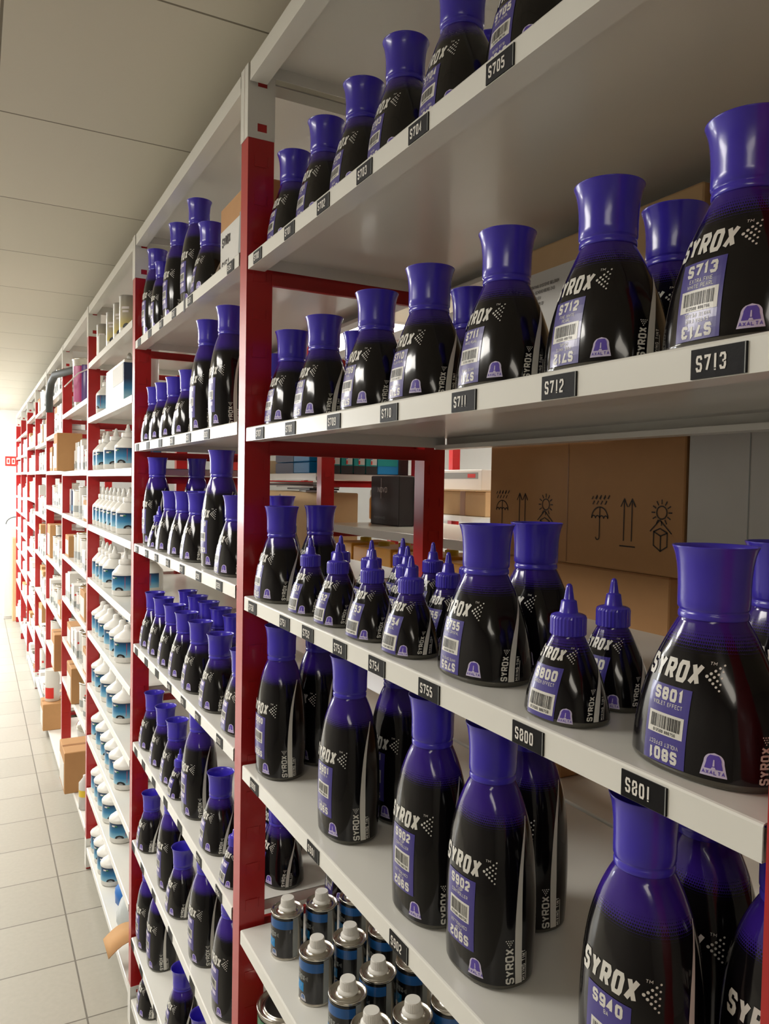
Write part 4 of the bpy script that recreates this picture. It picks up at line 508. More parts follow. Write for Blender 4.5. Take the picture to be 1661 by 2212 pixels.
# ---------------------------------------------------------------- the room
WX0, WX1, WY0, WY1 = -2.8, 4.2, -2.2, 10.45
struct('floor', MB().box(WX0, WX1, WY0, WY1, FLOOR - .1, FLOOR, M_TILE))
struct('ceiling', MB().box(WX0, WX1, WY0, WY1, CEIL, CEIL + .1, M_CEIL))
struct('wall_far', MB().box(WX0 - .1, WX1 + .1, WY1, WY1 + .1, FLOOR, CEIL, M_WALL))
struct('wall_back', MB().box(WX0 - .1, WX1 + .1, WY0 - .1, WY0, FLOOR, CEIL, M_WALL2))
struct('wall_right', MB().box(WX1, WX1 + .1, WY0, WY1, FLOOR, CEIL, M_WALL))
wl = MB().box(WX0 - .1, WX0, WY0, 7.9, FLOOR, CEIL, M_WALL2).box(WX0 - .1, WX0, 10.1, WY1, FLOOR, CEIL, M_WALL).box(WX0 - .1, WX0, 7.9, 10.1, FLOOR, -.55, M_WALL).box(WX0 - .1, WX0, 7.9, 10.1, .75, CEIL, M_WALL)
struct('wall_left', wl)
wf = MB()
for y in (7.9, 8.98, 10.05): wf.box(WX0 - .06, WX0 - .01, y, y + .05, -.55, .75, M_WPL)
for z in (-.55, .70): wf.box(WX0 - .06, WX0 - .01, 7.95, 10.05, z, z + .05, M_WPL)
win = struct('window_1', wf); obj('pane', MB().box(WX0 - .05, WX0 - .04, 7.95, 10.05, -.5, .7, M_PANE), win)
for i, (x, y, p) in enumerate(LAMPS):
    o = thing('ceiling_light', f'flat white ceiling light panel over the {"aisle" if x < 0 else "rear aisle"}, {ORD[i]} from the back wall', 'light', (x, y, CEIL))  # also builds the added lip-brightening panel behind the camera
    obj('diffuser', MB().box(-.27, .27, -.545, .545, -.008, -.0005, M_LAMP), o)
    fr = MB()
    for a in (-.285, .27): fr.box(a, a + .015, -.56, .56, -.010, -.0005, M_WPL)
    for b in (-.56, .545): fr.box(-.27, .27, b, b + .015, -.010, -.0005, M_WPL)
    obj('light_frame', fr, o)

# ---------------------------------------------------------------- racks
PITCH = 1.0541; POST_Y = [1.2985 + (n) * PITCH for n in range(-1, 10)]; PW = .037; PD = .047; DEPTH = .412; LIP = .0241
TOPZ = .718
def post_mesh(front=True, wpos=None):
    """C shaped upright, its open side towards the middle of the rack"""
    mb = MB(); t = .0018; z0, z1 = FLOOR + .002, TOPZ - .004
    a, b = (0, PD) if front else (DEPTH - PD, DEPTH); y0, y1 = 0, PW
    mb.box(a, a + t, y0, y1, z0, z1, M_RED)
    if not front: mb.box(b - t, b, y0, y1, z0, z1, M_RED)
    mb.box(a + t, b - (0 if front else t), y0, y0 + t, z0, z1, M_RED); mb.box(a + t, b - (0 if front else t), y1 - t, y1, z0, z1, M_RED)
    if front: mb.box(b - t, b, y0 + t, y0 + .010, z0, z1, M_RED); mb.box(b - t, b, y1 - .010, y1 - t, z0, z1, M_RED)
    z = FLOOR + .035; cx = (a + b) / 2
    while z < TOPZ - .13:                                                 # pressed hook slots
        for ya, yb in ((y0 - .0011, y0), (y1, y1 + .0011)):
            mb.box(cx - .012, cx + .010, ya, yb, z, z + .0185, M_RED)
            mb.box(cx + .0125, cx + .0142, ya, yb, z + .002, z + .0185, M_RED)
        z += .0655
    return mb.mesh('upright')
UPF, UPB = post_mesh(True), post_mesh(False)
def bar_mesh():
    mb = MB(); mb.box(.045, DEPTH - .045, .004, .0055, -.022, 0, M_RED); mb.box(.045, DEPTH - .045, .0055, .012, -.0015, 0, M_RED); mb.box(.045, DEPTH - .045, -.004, .004, -.022, -.0205, M_RED)
    return mb.mesh('side_rail')
BAR = bar_mesh()
def pan_mesh(L=1.0, lipm=LIP):
    t = .0012; r = .0022; D = DEPTH; m = M_WHITE; mb = MB()
    outer = [(0 + .0, -lipm), (0, -r), (r * .3, -r * .3), (r, 0)]
    prof = [(0, -lipm), (0, -r), (r * .3, -r * .3), (r, 0), (D - r, 0), (D - r * .3, -r * .3), (D, -r), (D, -lipm), (D - .030, -lipm), (D - .030, -lipm + .008), (D - .0288, -lipm + .008), (D - .0288, -lipm + t), (D - t, -lipm + t), (D - t, -t), (t, -t), (t, -lipm + t), (.0288, -lipm + t), (.0288, -lipm + .008), (.030, -lipm + .008), (.030, -lipm)]
    n = len(prof); vs = [(x, 0, z) for x, z in prof] + [(x, L, z) for x, z in prof]
    fs = [(i, (i + 1) % n, n + (i + 1) % n, n + i) for i in range(n)]
    mb.add(vs, fs, m)
    for y0, y1 in ((.002, .0032), (L - .0032, L - .002)): mb.box(.008, D - .008, y0, y1, -lipm + .003, -t, m)
    return mb.mesh('shelf_pan')
PAN = pan_mesh()
def gusset_mesh(top=True):
    """white angle plate hooked over the upright, two square holes in its side"""
    mb = MB(); m = M_WHITE; h = .100; za, zb = (-h - .0241, 0.0) if top else (-.088, .05)
    if not top: za, zb = -.090, .033
    x0, x1, t = -.0016, .0475, .0012
    holes = [(-.026, -.036), (-.112, -.098)] if top else [(.012, .022)]
    mb.box(x0, x0 + t, 0, .0175, za, zb, m)
    y0 = -.0012
    hx0, hx1 = .016, .033
    zs = sorted([za, zb] + [z for p in holes for z in p])
    for a, b in zip(zs[:-1], zs[1:]):
        if any(abs(min(p) - a) < 1e-6 and abs(max(p) - b) < 1e-6 for p in holes):
            mb.box(x0, hx0, y0, 0, a, b, m); mb.box(hx1, x1, y0, 0, a, b, m)
        else: mb.box(x0, x1, y0, 0, a, b, m)
    return mb.mesh('corner_plate')
GUT, GUB = gusset_mesh(True), gusset_mesh(False)
PLM = {}
def plate_mesh(txt):
    if txt not in PLM:
        mb = MB(); mt = None; w, h = .0415, .0193
        mb.box(-.0011, -.0001, -w / 2, w / 2, -h / 2, h / 2, M_PLATE)
        mb.box(-.0016, -.0010, -w / 2 + .0007, -w / 2 + .0013, -h / 2, h / 2, M_MGREY)
        if txt:
            vs = []; fs = []
            for pl in text_polys(txt, -.0165, -.0053, .0106, W=.46, gap=.15, wt=.15, maxl=1, plate=True):
                o = len(vs); vs += [(-.0014, -p[0], p[1]) for p in pl]; fs.append(tuple(range(o, o + 4)))
            mt = MB().add(vs, fs, M_PTXT).mesh('plate_lettering')
        PLM[txt] = (mb.mesh('number_plate'), mt)
    return PLM[txt]
def number_plate(txt, parent, loc):
    a, l = plate_mesh(txt); p = obj('number_plate', a, parent, loc)
    if l: obj('plate_lettering', l, p)['label'] = 'white lettering ' + txt
    return p

BAYNAME = ['nearest', 'second', 'third', 'fourth', 'fifth', 'sixth', 'seventh', 'eighth', 'farthest']
def frame(x, y, label, levels_next, levels_prev, group='upright frames of the long rack'):
    t = thing('rack_frame', label, 'rack frame', (x, y, 0), 0, group)
    obj('front_upright', UPF, t); obj('rear_upright', UPB, t)
    for z in levels_prev:                                                # rails on the side that faces the camera carry the nearer bay
        b = obj('side_rail', BAR, t, (0, -.006, z - LIP - .0005))
    for z in levels_next:
        b = obj('side_rail', BAR, t, (0, PW + .006, z - LIP - .0005)); b.scale = (1, -1, 1)
    return t
SHELVES = {0: [('A', .3906), ('B', .0957), ('C', -.1976), ('D', -.4964), ('E', -.7922), ('F', -1.090), ('G', -1.385), ('H', -1.563)]}
for k_, zs in DATA['Z'].items(): SHELVES[int(k_)] = [(i, z) for i, z in enumerate(zs)]
def shelf(x, y, z, label, group=None, kind='shelf_board'):
    t = thing(kind, label, 'shelf', (x, y, z), 0, group); obj('shelf_pan', PAN, t); return t
LASTPOST = len(POST_Y) - 2
for n in range(0, 10):
    yb = POST_Y[n]
    prev = [z for _, z in SHELVES.get(n - 1, [])]; nxt = [z for _, z in SHELVES.get(n, [])] if n < 9 else []
    if n > 3: prev = prev; nxt = nxt
    fr = frame(0, yb + (.0062 if n == 0 else 0), f'red steel upright frame of the long rack, {ORD[n]} from the camera', nxt, prev)
    for up, me, zz in ((1, GUT, TOPZ), (0, GUB, (SHELVES.get(n - 1) or SHELVES[0])[-1][1])):
        if n > 0: obj('corner_plate', me, fr, (0, -.0, zz))['label'] = 'white corner plate'
        g = obj('corner_plate', me, fr, (0, PW, zz)); g.scale = (1, -1, 1); g['label'] = 'white corner plate'
for bay in range(0, 9):
    y0 = POST_Y[bay] + PW + .009 if bay else .2904
    y0 = .2904 + bay * PITCH
    lv = SHELVES[bay]
    for i, (k_, z) in enumerate(lv):
        nm = {0: {'A': 'carrying plates S700 to S705', 'B': 'carrying plates S707 to S713', 'C': 'carrying plates S750 to S801', 'D': 'carrying plates S900 to S902', 'E': 'carrying the small blue and silver cans', 'F': 'carrying the green can', 'G': 'second from the floor', 'H': 'right above the floor'}}.get(bay, {}).get(k_)
        lab = f'white shelf board, {BAYNAME[bay]} rack bay, ' + (nm if nm else (f'{ORD[i]} below the top board' if i < len(lv) - 1 else 'the lowest one by the floor'))
        s = shelf(0, y0, z, lab, 'white shelf boards of the long rack')
        if bay == 0 and k_ in DATA['plates0']:
            codes = {'A': range(700, 706), 'B': range(707, 714), 'C': [750, 751, 752, 753, 754, 755, 800, 801], 'D': [900, 901, 902]}[k_]
            for cd, py in zip(codes, DATA['plates0'][k_]):
                p = number_plate('S%d' % cd, s, (0, py - y0, -.0138)); p['label'] = 'black plate lettered S%d' % cd
        if bay == 1 and str(i) in DATA['plates1']:
            st = {0: ['', '', 'S151', 'S152', 'S152', 'S153'], 1: ['', '', '', 'S250', 'S251', 'S252'], 2: ['S253', 'S254', 'S255', 'S256', 'S257', 'S258', 'S259'], 3: ['', '', '', 'S350', 'S351', 'S352', 'S353'], 4: ['', '', '', '', '', 'S353', 'S354']}.get(i, [''] * 9)
            for cd, py in zip(st, DATA['plates1'][str(i)]):
                p = number_plate(cd, s, (0, py - y0, -.0138)); p['label'] = 'black number plate'
            if i == 0: obj('vertical_sticker', MB().box(-.0014, -.0004, -.006, .006, -.03, .012, M_DBLK), s, (0, 1.745 - y0, 0))
    s = shelf(0, y0, TOPZ, f'white metal top board of the {BAYNAME[bay]} rack bay, just below the ceiling', 'white top boards of the long rack', 'top_board')
    lipb = MB().box(-.0002, .0010, 0, 1.0, -.0331, -.0235, M_WHITE).box(.001, .030, 0, 1.0, -.0331, -.0320, M_WHITE)
    obj('deep_front_lip', lipb, s)

# rack standing back to back behind, and one more across the rear aisle
RZ = {0: [.42, -.496, -.9, -1.25], 1: [.42, -.128, -.36, -.62, -.9, -1.25], 2: [.42, .037, -.25, -.62, -1.0]}
for n in range(0, 4):
    frame(.60, POST_Y[n], f'red steel upright frame of the rear rack, {ORD[n]} from the camera', RZ.get(n, []) if n < 3 else [], RZ.get(n - 1, []), 'upright frames of the rear rack')
for bay in range(3):
    for i, z in enumerate(RZ[bay] + [TOPZ]):
        shelf(.418 if bay == 0 else .60, .2904 + bay * PITCH, z, f'white shelf board of the rear rack, {ORD[bay]} bay, {ORD[i]} of its boards', 'white shelf boards of the rear rack')
for n in (1, 2, 3): frame(1.45, POST_Y[n] + .02, f'red steel upright frame across the rear aisle, {ORD[n - 1]} from the camera', [-.128, .42], [-.128, .42] if n > 1 else [], 'upright frames across the rear aisle')
for bay in (1, 2):
    for i, z in enumerate((-.128, .42, -.6, -1.1)):
        shelf(1.45, .3104 + bay * PITCH, z, f'white shelf board across the rear aisle, {ORD[bay - 1]} bay, {ORD[i]} of four', 'white shelf boards across the rear aisle')

# ---------------------------------------------------------------- bottles of the nearest bay
TA = lambda k: .040 if k == 'm' else TYPES[k]['A']
KN = {'m': 'slim medium black funnel-capped bottle', 's': 'squat black funnel-capped bottle', 't': 'tall black funnel-capped bottle', 'n': 'small black nozzle bottle'}
near = DATA['near']; seen = {}
for i, (code, k, x, y, z, row) in enumerate(near):
    if row == 'front': lab = f'{KN[k]} with {code} sticker, in the front row of the nearest bay'
    elif row == 'second': lab = f'{KN[k]} with {code} sticker, the nearer of the two in front'
    else:
        fr = min([q for q in near if q[5] in ('front', 'second') and q[4] == z and q[1] == k], key=lambda q: abs(q[3] - y), default=None)
        lab = f'{KN[k]} in the {"third" if "three" in row else "second"} row behind the front {fr[0]} bottle'
    seen[lab] = seen.get(lab, 0) + 1
    if seen[lab] == 2: lab += ', right one'
    if code == 'S902' and row == 'front': lab = 'tall black funnel-capped bottle with S902 sticker, the farther of the two in front'
    if row == 'front': y = min(y, 1.2895 - TYPES[k]['A'])
    syrox_bottle(k, code, x, y, z + .0004, lab, 'black and purple tint bottles of the nearest bay')
# clear lids standing under two wide bottles are part of their base rims
# ---------------------------------------------------------------- bottles of the second bay
Z1 = DATA['Z']['1']
rows = {}
for i, k, x, y in DATA['bay1']: rows.setdefault(i, []).append((x > .09, -y, k, x))
POSW = lambda j, n: 'farthest' if j == 0 else ('nearest' if j == n - 1 else ORD[j] + ' from far end')
for i, its in sorted(rows.items()):
    for back in (False, True):
        L = sorted([q for q in its if q[0] == back], key=lambda q: q[1]); prevy = None
        for j, (bk, ny, k, x) in enumerate(L):
            lab = f'{KN[k]}, second bay, {ORD[i]} shelf, {"second" if back else "front"} row, {POSW(j, len(L))}'
            ny = -max(1.3445 + TA(k), min(-ny, 2.3435 - TA(k)))
            if prevy is not None and prevy - (-ny) < TA(k) + prevA: ny = -(prevy - TA(k) - prevA - .001)
            prevy, prevA = -ny, TA(k)
            code = {(2, False, 5): 'S258', (2, False, 6): 'S259'}.get((i, back, j), '')
            syrox_bottle(k, code, x, -ny, Z1[i] + .0004, lab, 'black and purple tint bottles of the second bay')

# ---------------------------------------------------------------- small cans on the E shelf
def on_cyl(mb, r, polys, m, lift=1, z0=0):
    vs = []; fs = []
    for pl in polys:
        o = len(vs)
        for s, z in pl:
            a = s / r; rr = r + .0002 + .00015 * lift; vs.append((-rr * math.cos(a), -rr * math.sin(a), z + z0))
        fs.append(tuple(range(o, o + len(pl))))
    mb.add(vs, fs, m)
def small_can_meshes():
    r = .0268; h = .074; b = MB()
    b.lathe([(.0, .0012), (r - .003, .0012), (r - .0008, 0), (r + .0006, .0004), (r + .0008, .0016), (r, .0028), (r, h - .004), (r + .0006, h - .003), (r + .0009, h - .0012), (r + .0003, h), (r - .0012, h - .0004), (r - .0020, h - .0035), (r - .008, h - .0028), (.0135, h - .0005), (.0128, h + .0025), (.0120, h + .004), (.0001, h + .004)], M_TIN, 48)
    c_ = MB(); c_.lathe([(.0132, h - .0002), (.0150, h + .0010), (.0148, h + .0032), (.0118, h + .0055), (.0112, h + .0065)], M_WPL, 40)
    n = 60; prof = [(.0116, .0062), (.0118, .0070), (.0112, .0175), (.0104, .0190)]; vs = []
    for rr, z in prof:
        for i in range(n): q = rr - (.0003 if i % 2 and z > .0065 and z < .018 else 0); vs.append((q * math.cos(2 * PI * i / n), q * math.sin(2 * PI * i / n), h + z))
    fs = [(q * n + i, q * n + (i + 1) % n, (q + 1) * n + (i + 1) % n, (q + 1) * n + i) for q in range(3) for i in range(n)] + [tuple(3 * n + i for i in range(n))]
    c_.add(vs, fs, M_WPL)
    l = MB(); s0, s1 = -.044, .034
    on_cyl(l, r, rect_polys(s0, s1, .004, .0695), M_BLK, 1); on_cyl(l, r, rect_polys(s0, s1, .052, .0660), M_BLU, 2)
    on_cyl(l, r, text_polys('SYROX', -.020, .037, .0085, W=.5, gap=.1, wt=.2), M_MGREY, 2)
    for q in range(4):
        for j in range(q + 1): on_cyl(l, r, disc_polys(.0055 + q * .0014, .041 + (j - q / 2) * .0019, .0006, 6), M_MGREY, 2)
    on_cyl(l, r, rect_polys(-.018, .002, .019, .033), M_SKY, 2); on_cyl(l, r, [[(-.015, .026), (-.003, .026), (-.003, .031), (-.015, .031)]], M_PALE, 3)
    for polys, m, q in axalta(.001, .006, .012, .010): on_cyl(l, r, polys, M_PALE if m is M_LILAC else M_BLU, q + 1)
    on_cyl(l, r, rect_polys(.0345, .0435, .004, .0695), M_MGREY, 1)
    on_cyl(l, r, rect_polys(.058, .080, .004, .0695), M_BLK, 1)
    return b.mesh('can_body'), c_.mesh('screw_cap'), l.mesh('can_label')
CB, CCP, CL = small_can_meshes()
ROWN = ['front row', 'second row', 'third row']
for i, (x, y) in enumerate(DATA['cans']):
    col = 0 if x < .07 else 1 if x < .13 else 2; row_ = {0: 'farthest', 1: 'second from the far end', 2: 'third from the far end', 3: 'nearest'}[i // 3]
    t = thing('small_can', f'small silver screw-capped can, {ROWN[col]} from the aisle, {row_}', 'can', ((.052, .112, .172)[col], y + .004, -.7922 + .0004), .28, 'small cans under the S900 shelf')
    obj('can_body', CB, t); obj('screw_cap', CCP, t)['label'] = 'white screw cap'; obj('can_label', CL, t)
# green can one shelf lower
t = thing('paint_can', 'round metal can with green dotted label and open press-in lid under the small cans', 'can', (.064, 1.225, -1.0896), .5)
r = .050; h = .188
obj('can_body', MB().lathe([(.0001, .001), (r - .004, .001), (r, 0), (r + .001, .002), (r, .004), (r, h - .006), (r + .0015, h - .004), (r + .0018, h - .001), (r + .0005, h), (r - .002, h - .001), (r - .004, h - .006), (r - .009, h - .006), (r - .010, h - .003), (r - .012, h - .002)], M_TIN, 56), t)
obj('press_lid', MB().lathe([(r - .0121, h - .0021), (r - .0145, h - .003), (r - .016, h - .008), (.0001, h - .009)], M_DBLK, 48), t)['label'] = 'dark lid'
l = MB(); on_cyl(l, r, rect_polys(-.14, .12, .008, .115), M_BLK); on_cyl(l, r, rect_polys(-.14, .12, .115, h - .012), M_GRN)
for i in range(34):
    for j in range(3): on_cyl(l, r, disc_polys(-.09 + i * .005 + (j % 2) * .0025, .116 + j * .005, .0018 - j * .0004), M_BLK, 2)
on_cyl(l, r, text_polys('SYROX', -.045, .082, .022, W=.5, gap=.1, wt=.2), M_PRINT, 2); obj('can_label', l, t)

# ---------------------------------------------------------------- cartons behind the nearest bay
def carton(name, label, x0, x1, y0, y1, z0, z1, m, group=None, extras=(), cat='box'):
    """local origin at the base centre; extras: (part name, [boxes or strokes], ...) added on the faces"""
    cx, cy = (x0 + x1) / 2, (y0 + y1) / 2
    t = thing(name, label, cat, (cx, cy, z0), 0, group); hx, hy, H = (x1 - x0) / 2, (y1 - y0) / 2, z1 - z0
    obj('carton_body', MB().box(-hx, hx, -hy, hy, 0, H, m, bev=min(.003, hx / 4)), t)
    return t, hx, hy, H
def face_marks(t, name, polys_m, hx, cy=0, cz=0, thick=.0006):
    """marks on the -X face: polys in (s along -Y, z)"""
    mb = MB()
    for polys, m, l in polys_m:
        vs = []; fs = []
        for pl in polys:
            o = len(vs); vs += [(-hx - thick * l, cy - p[0], cz + p[1]) for p in pl]; fs.append(tuple(range(o, o + len(pl))))
        mb.add(vs, fs, m)
    return obj(name, mb, t)
def ink(lines, w=.0022):
    out = []
    for pts in lines: out += stroke_polys(pts, w, 1)
    return out
def arcp(cx, cy, r, a0, a1, n=10): return [(cx + r * math.cos(math.radians(a0 + (a1 - a0) * i / n)), cy + r * math.sin(math.radians(a0 + (a1 - a0) * i / n))) for i in range(n + 1)]
def weather_icons():
    L = []; G = []
    # umbrella with rain
    L += [arcp(0, .018, .018, 0, 180, 12), [(0, .036), (0, -.012)], arcp(-.004, -.012, .004, 0, -180, 6)]
    for k in range(4): L.append(arcp(-.0135 + k * .009, .018, .0045, 0, 180, 4))
    for k in range(4): L += [[(-.016 + k * .009, .040), (-.012 + k * .009, .046)], [(-.010 + k * .009, .049), (-.006 + k * .009, .055)], [(-.018 + k * .009, .048), (-.015 + k * .009, .053)]]
    G.append(L); L = []
    # arrows
    for x in (.052, .068): L += [[(x, -.014), (x, .048)], [(x - .007, .038), (x, .050), (x + .007, .038)]]
    L.append([(.044, -.022), (.076, -.022)])
    G.append(L); L = []
    # sun over a roofed box
    L.append(arcp(.125, .032, .0095, 0, 360, 14))
    for k in range(12):
        a = math.radians(k * 30); L.append([(.125 + .012 * math.cos(a), .032 + .012 * math.sin(a)), (.125 + .019 * math.cos(a), .032 + .019 * math.sin(a))])
    L += [[(.104, .004), (.122, .021), (.144, .002)], [(.111, .004), (.123, .009), (.136, .003), (.136, -.017), (.124, -.024), (.111, -.016), (.111, .004)], [(.111, .004), (.124, -.002), (.136, .003)], [(.124, -.002), (.124, -.024)]]
    G.append(L)
    return [ink(q, .0019) for q in G]
X0 = .462
t, hx, hy, H = carton('cardboard_box', 'large brown cardboard box printed with weather and arrow symbols behind the S755 bottles', X0, .585, .752, 1.212, -.1245, .27, M_CARD)
for dx, dz in ((.066, .060), (-.190, .064)):
    for nm, polys in zip(('umbrella_symbol', 'arrows_symbol', 'sun_symbol'), weather_icons()):
        face_marks(t, nm, [([[(p[0] + dx, p[1] + dz) for p in q] for q in polys], M_INK, 1)], hx)['label'] = 'black printed handling symbol'
face_marks(t, 'fold_line', [(rect_polys(-.0105, -.0090, .002, H - .01, 1), M_TAPE, 1)], hx)
t, hx, hy, H = carton('cardboard_box', 'plain brown cardboard box stacked under the box with weather symbols', X0 + .004, .583, .998, 1.25, -.4958, -.3575, M_CARD)
t, hx, hy, H = carton('cardboard_box', 'pale brown cardboard box low behind the tall S940 bottle', .84, 1.05, .45, 1.28, -.70, -.455, M_CARD2)
carton('cardboard_box', 'brown cardboard box on top of the pale one behind the tall S940 bottle', .845, 1.05, .46, 1.27, -.4545, -.25, M_CARD)
t, hx, hy, H = carton('cardboard_box', 'wide brown cardboard box directly under the box with weather symbols', X0 + .002, .584, .775, 1.25, -.357, -.1255, M_CARD)
t, hx, hy, H = carton('grey_box', 'tall plain grey carton right of the box with weather symbols', X0 + .001, .585, .30, .748, -.128, .27, M_GREY)
face_marks(t, 'fold_line', [(rect_polys(-.128, -.1265, .002, H - .01, 1), M_MGREY, 1)], hx)
# shipping carton on the S707 to S713 shelf
t, hx, hy, H = carton('shipping_box', 'brown cardboard box with large white address label behind the S711 and S712 bottles', .30, .395, .60, .935, .0965, .345, M_CARD2)
txt = []
for i, ln in enumerate(('AXALTA COATING SYSTEMS BELGIUM', 'OBERLINGEN-SCHONENBERG 240', 'B-2800 MECHELEN', 'T. 32-0175-41 85 01')): txt += text_polys(ln, -.150, .190 - i * .0085, .0045, W=.5, gap=.14, wt=.13, maxl=1)
txt2 = text_polys('TINT', -.158, .120, .012, W=.7, gap=.25, wt=.1, maxl=1) + text_polys('L', -.152, .070, .012, W=.6, wt=.1, maxl=1)
face_marks(t, 'address_label', [(rect_polys(-.166, -.02, .002, .212, 1), M_PAPER, 1), (txt, M_INK, 2), (txt2, M_INK, 2)], hx)['label'] = 'white address label'
t, hx, hy, H = carton('shipping_box', 'second brown cardboard box behind the S713 bottle', .30, .395, .30, .585, .0965, .345, M_CARD2)

# ---------------------------------------------------------------- goods on the rear racks
t, hx, hy, H = carton('black_box', 'black product carton with thin white lettering on the rear rack', .740, .795, 2.072, 2.262, -.1278, .03, M_DBLK)
face_marks(t, 'white_lettering', [(text_polys('NOVO', -.045, .105, .016, W=.8, gap=.2, wt=.1, maxl=1), M_PALE, 1), (text_polys('PERFORMANCE', -.07, .020, .007, W=.8, gap=.2, wt=.13, maxl=1), M_MGREY, 1), (rect_polys(-.024, -.0225, .085, .150, 1), M_PALE, 1)], hx)
carton('black_box', 'plain black carton right beside the lettered black carton', .80, .88, 2.06, 2.25, -.1278, .024, M_BLK)
for i in range(4):
    x = .655 + i * .048
    t, hx, hy, H = carton('teal_box', f'teal and black carton with white bar panel on the rear rack, {ORD[i]} from the left', x, x + .044, 2.42, 2.56, .0374, .128, M_TEAL, 'teal cartons on the rear rack')
    mb = MB(); mb.box(-hx, hx, -hy - .001, -hy, 0, .028, M_DBLK); mb.box(-hx + .018, hx - .002, -hy - .0012, -hy, .032, .086, M_GREY)
    for q in range(3): mb.box(-hx + .019, -hx + .024, -hy - .002, -hy, .034 + q * .017, .046 + q * .017, (M_SRED, M_SKY, M_GRN)[q])
    obj('front_print', mb, t)
t, hx, hy, H = carton('teal_box', 'long blue and green carton at the right end of the teal cartons', .85, .975, 2.43, 2.56, .0374, .135, M_SKY)
obj('front_print', MB().box(-hx, hx * .3, -hy - .001, -hy, .03, .095, M_TEAL).box(hx * .35, hx, -hy - .0012, -hy, .0, .095, M_DBLK), t)
for i in range(2):
    t, hx, hy, H = carton('blue_box', f'flat blue carton with navy end on the rear rack, {("lower", "upper")[i]} of two', .625, .78, 2.52, 2.86, .0374 + i * .042, .0774 + i * .042, M_SKY, 'flat blue cartons')
    obj('navy_end', MB().box(-hx - .001, -hx, -.02, hy, .001, H - .001, M_NAVY), t)['label'] = 'navy blue end'
carton('cardboard_box', 'small brown box left of the flat blue cartons', .62, .78, 2.95, 3.15, .0374, .09, M_CARD2)
carton('cardboard_box', 'tall brown cardboard box on the rear rack behind the S750 bottles', .64, .78, 2.44, 3.1, -.2496, -.03, M_CARD2)
for i in range(5):
    m = MB(); m.box(-.055, .055, -.15, .15, 0, .006, (M_FOIL, M_DGREY, M_PAPER, M_DGREY, M_WPL)[i]); o = obj('paper_packet', m); o.location = (.70, 2.62 + .05 * i, -.029 + .0072 * i); o.rotation_euler = (0, 0, .2 * i - .3)
    tag(o, f'flat packet in the loose pile on the tall brown box, {ORD[i]} from the bottom', 'packet', 'loose packets on the brown box')
for i in range(6):
    y = 1.50 + i * .125; t, hx, hy, H = carton('amber_canister', f'amber yellow canister with white tag on the lower rear shelf, {ORD[i]} from the right', .606, .76, y, y + .112, -.3596, -.185 + (i % 2) * .006, M_AMBER, 'amber canisters on the rear rack', cat='canister')
    obj('canister_neck', MB().lathe([(.018, 0), (.018, .012), (.016, .014), (.0001, .014)], M_YEL, 20, cz=H - .0005), t)
    obj('side_tag', MB().box(-hx - .001, -hx, .01, .035, .03, .10, M_PAPER), t)
t = thing('honey_jar', 'round clear jar with orange contents beside the black carton', 'jar', (.92, 2.44 + .10, -.1276))
obj('jar_body', MB().lathe([(.0001, 0), (.036, 0), (.040, .004), (.040, .075), (.034, .086), (.034, .09)], M_AMBER, 32), t); obj('jar_lid', MB().lathe([(.037, .089), (.037, .108), (.035, .11), (.0001, .11)], M_WPL, 32), t)
carton('white_box', 'white and green carton between the orange jar and the black carton', .88, .95, 2.35 + .0, 2.45, -.1276, -.06, M_WPL)
XR = 1.455
t, hx, hy, H = carton('cardboard_box', 'pale cardboard carton with brown tape across the rear aisle', XR + .03, XR + .33, 2.66, 3.05, -.1276, -.02, M_CARD2)
obj('tape_strip', MB().box(-hx - .0008, -hx, -.045, -.005, 0, H, M_TAPE), t)['label'] = 'brown packing tape'
obj('open_flap', MB().box(-hx - .05, -hx + .06, -hy, hy, H + .0005, H + .004, M_CARD2), t)
t, hx, hy, H = carton('white_carton', 'white carton with grey and red print stacked on the pale cardboard carton', XR + .05, XR + .33, 2.72, 3.05, -.0155, .075, M_WPL)
face_marks(t, 'grey_print', [(rect_polys(-.14, .14, .05, .078, 1), M_MGREY, 1), (rect_polys(.06, .12, .055, .072, 1), M_SRED, 2)], hx)
for i, (y0, y1, z1, m) in enumerate(((1.50, 1.82, .10, M_CARD), (1.86, 2.1, .02, M_WPL), (2.12, 2.35, .09, M_CARD2))):
    carton('storage_box', f'carton across the rear aisle, {ORD[i]} from the right', XR + .04, XR + .34, y0, y1, -.1276, z1, m, 'cartons across the rear aisle')

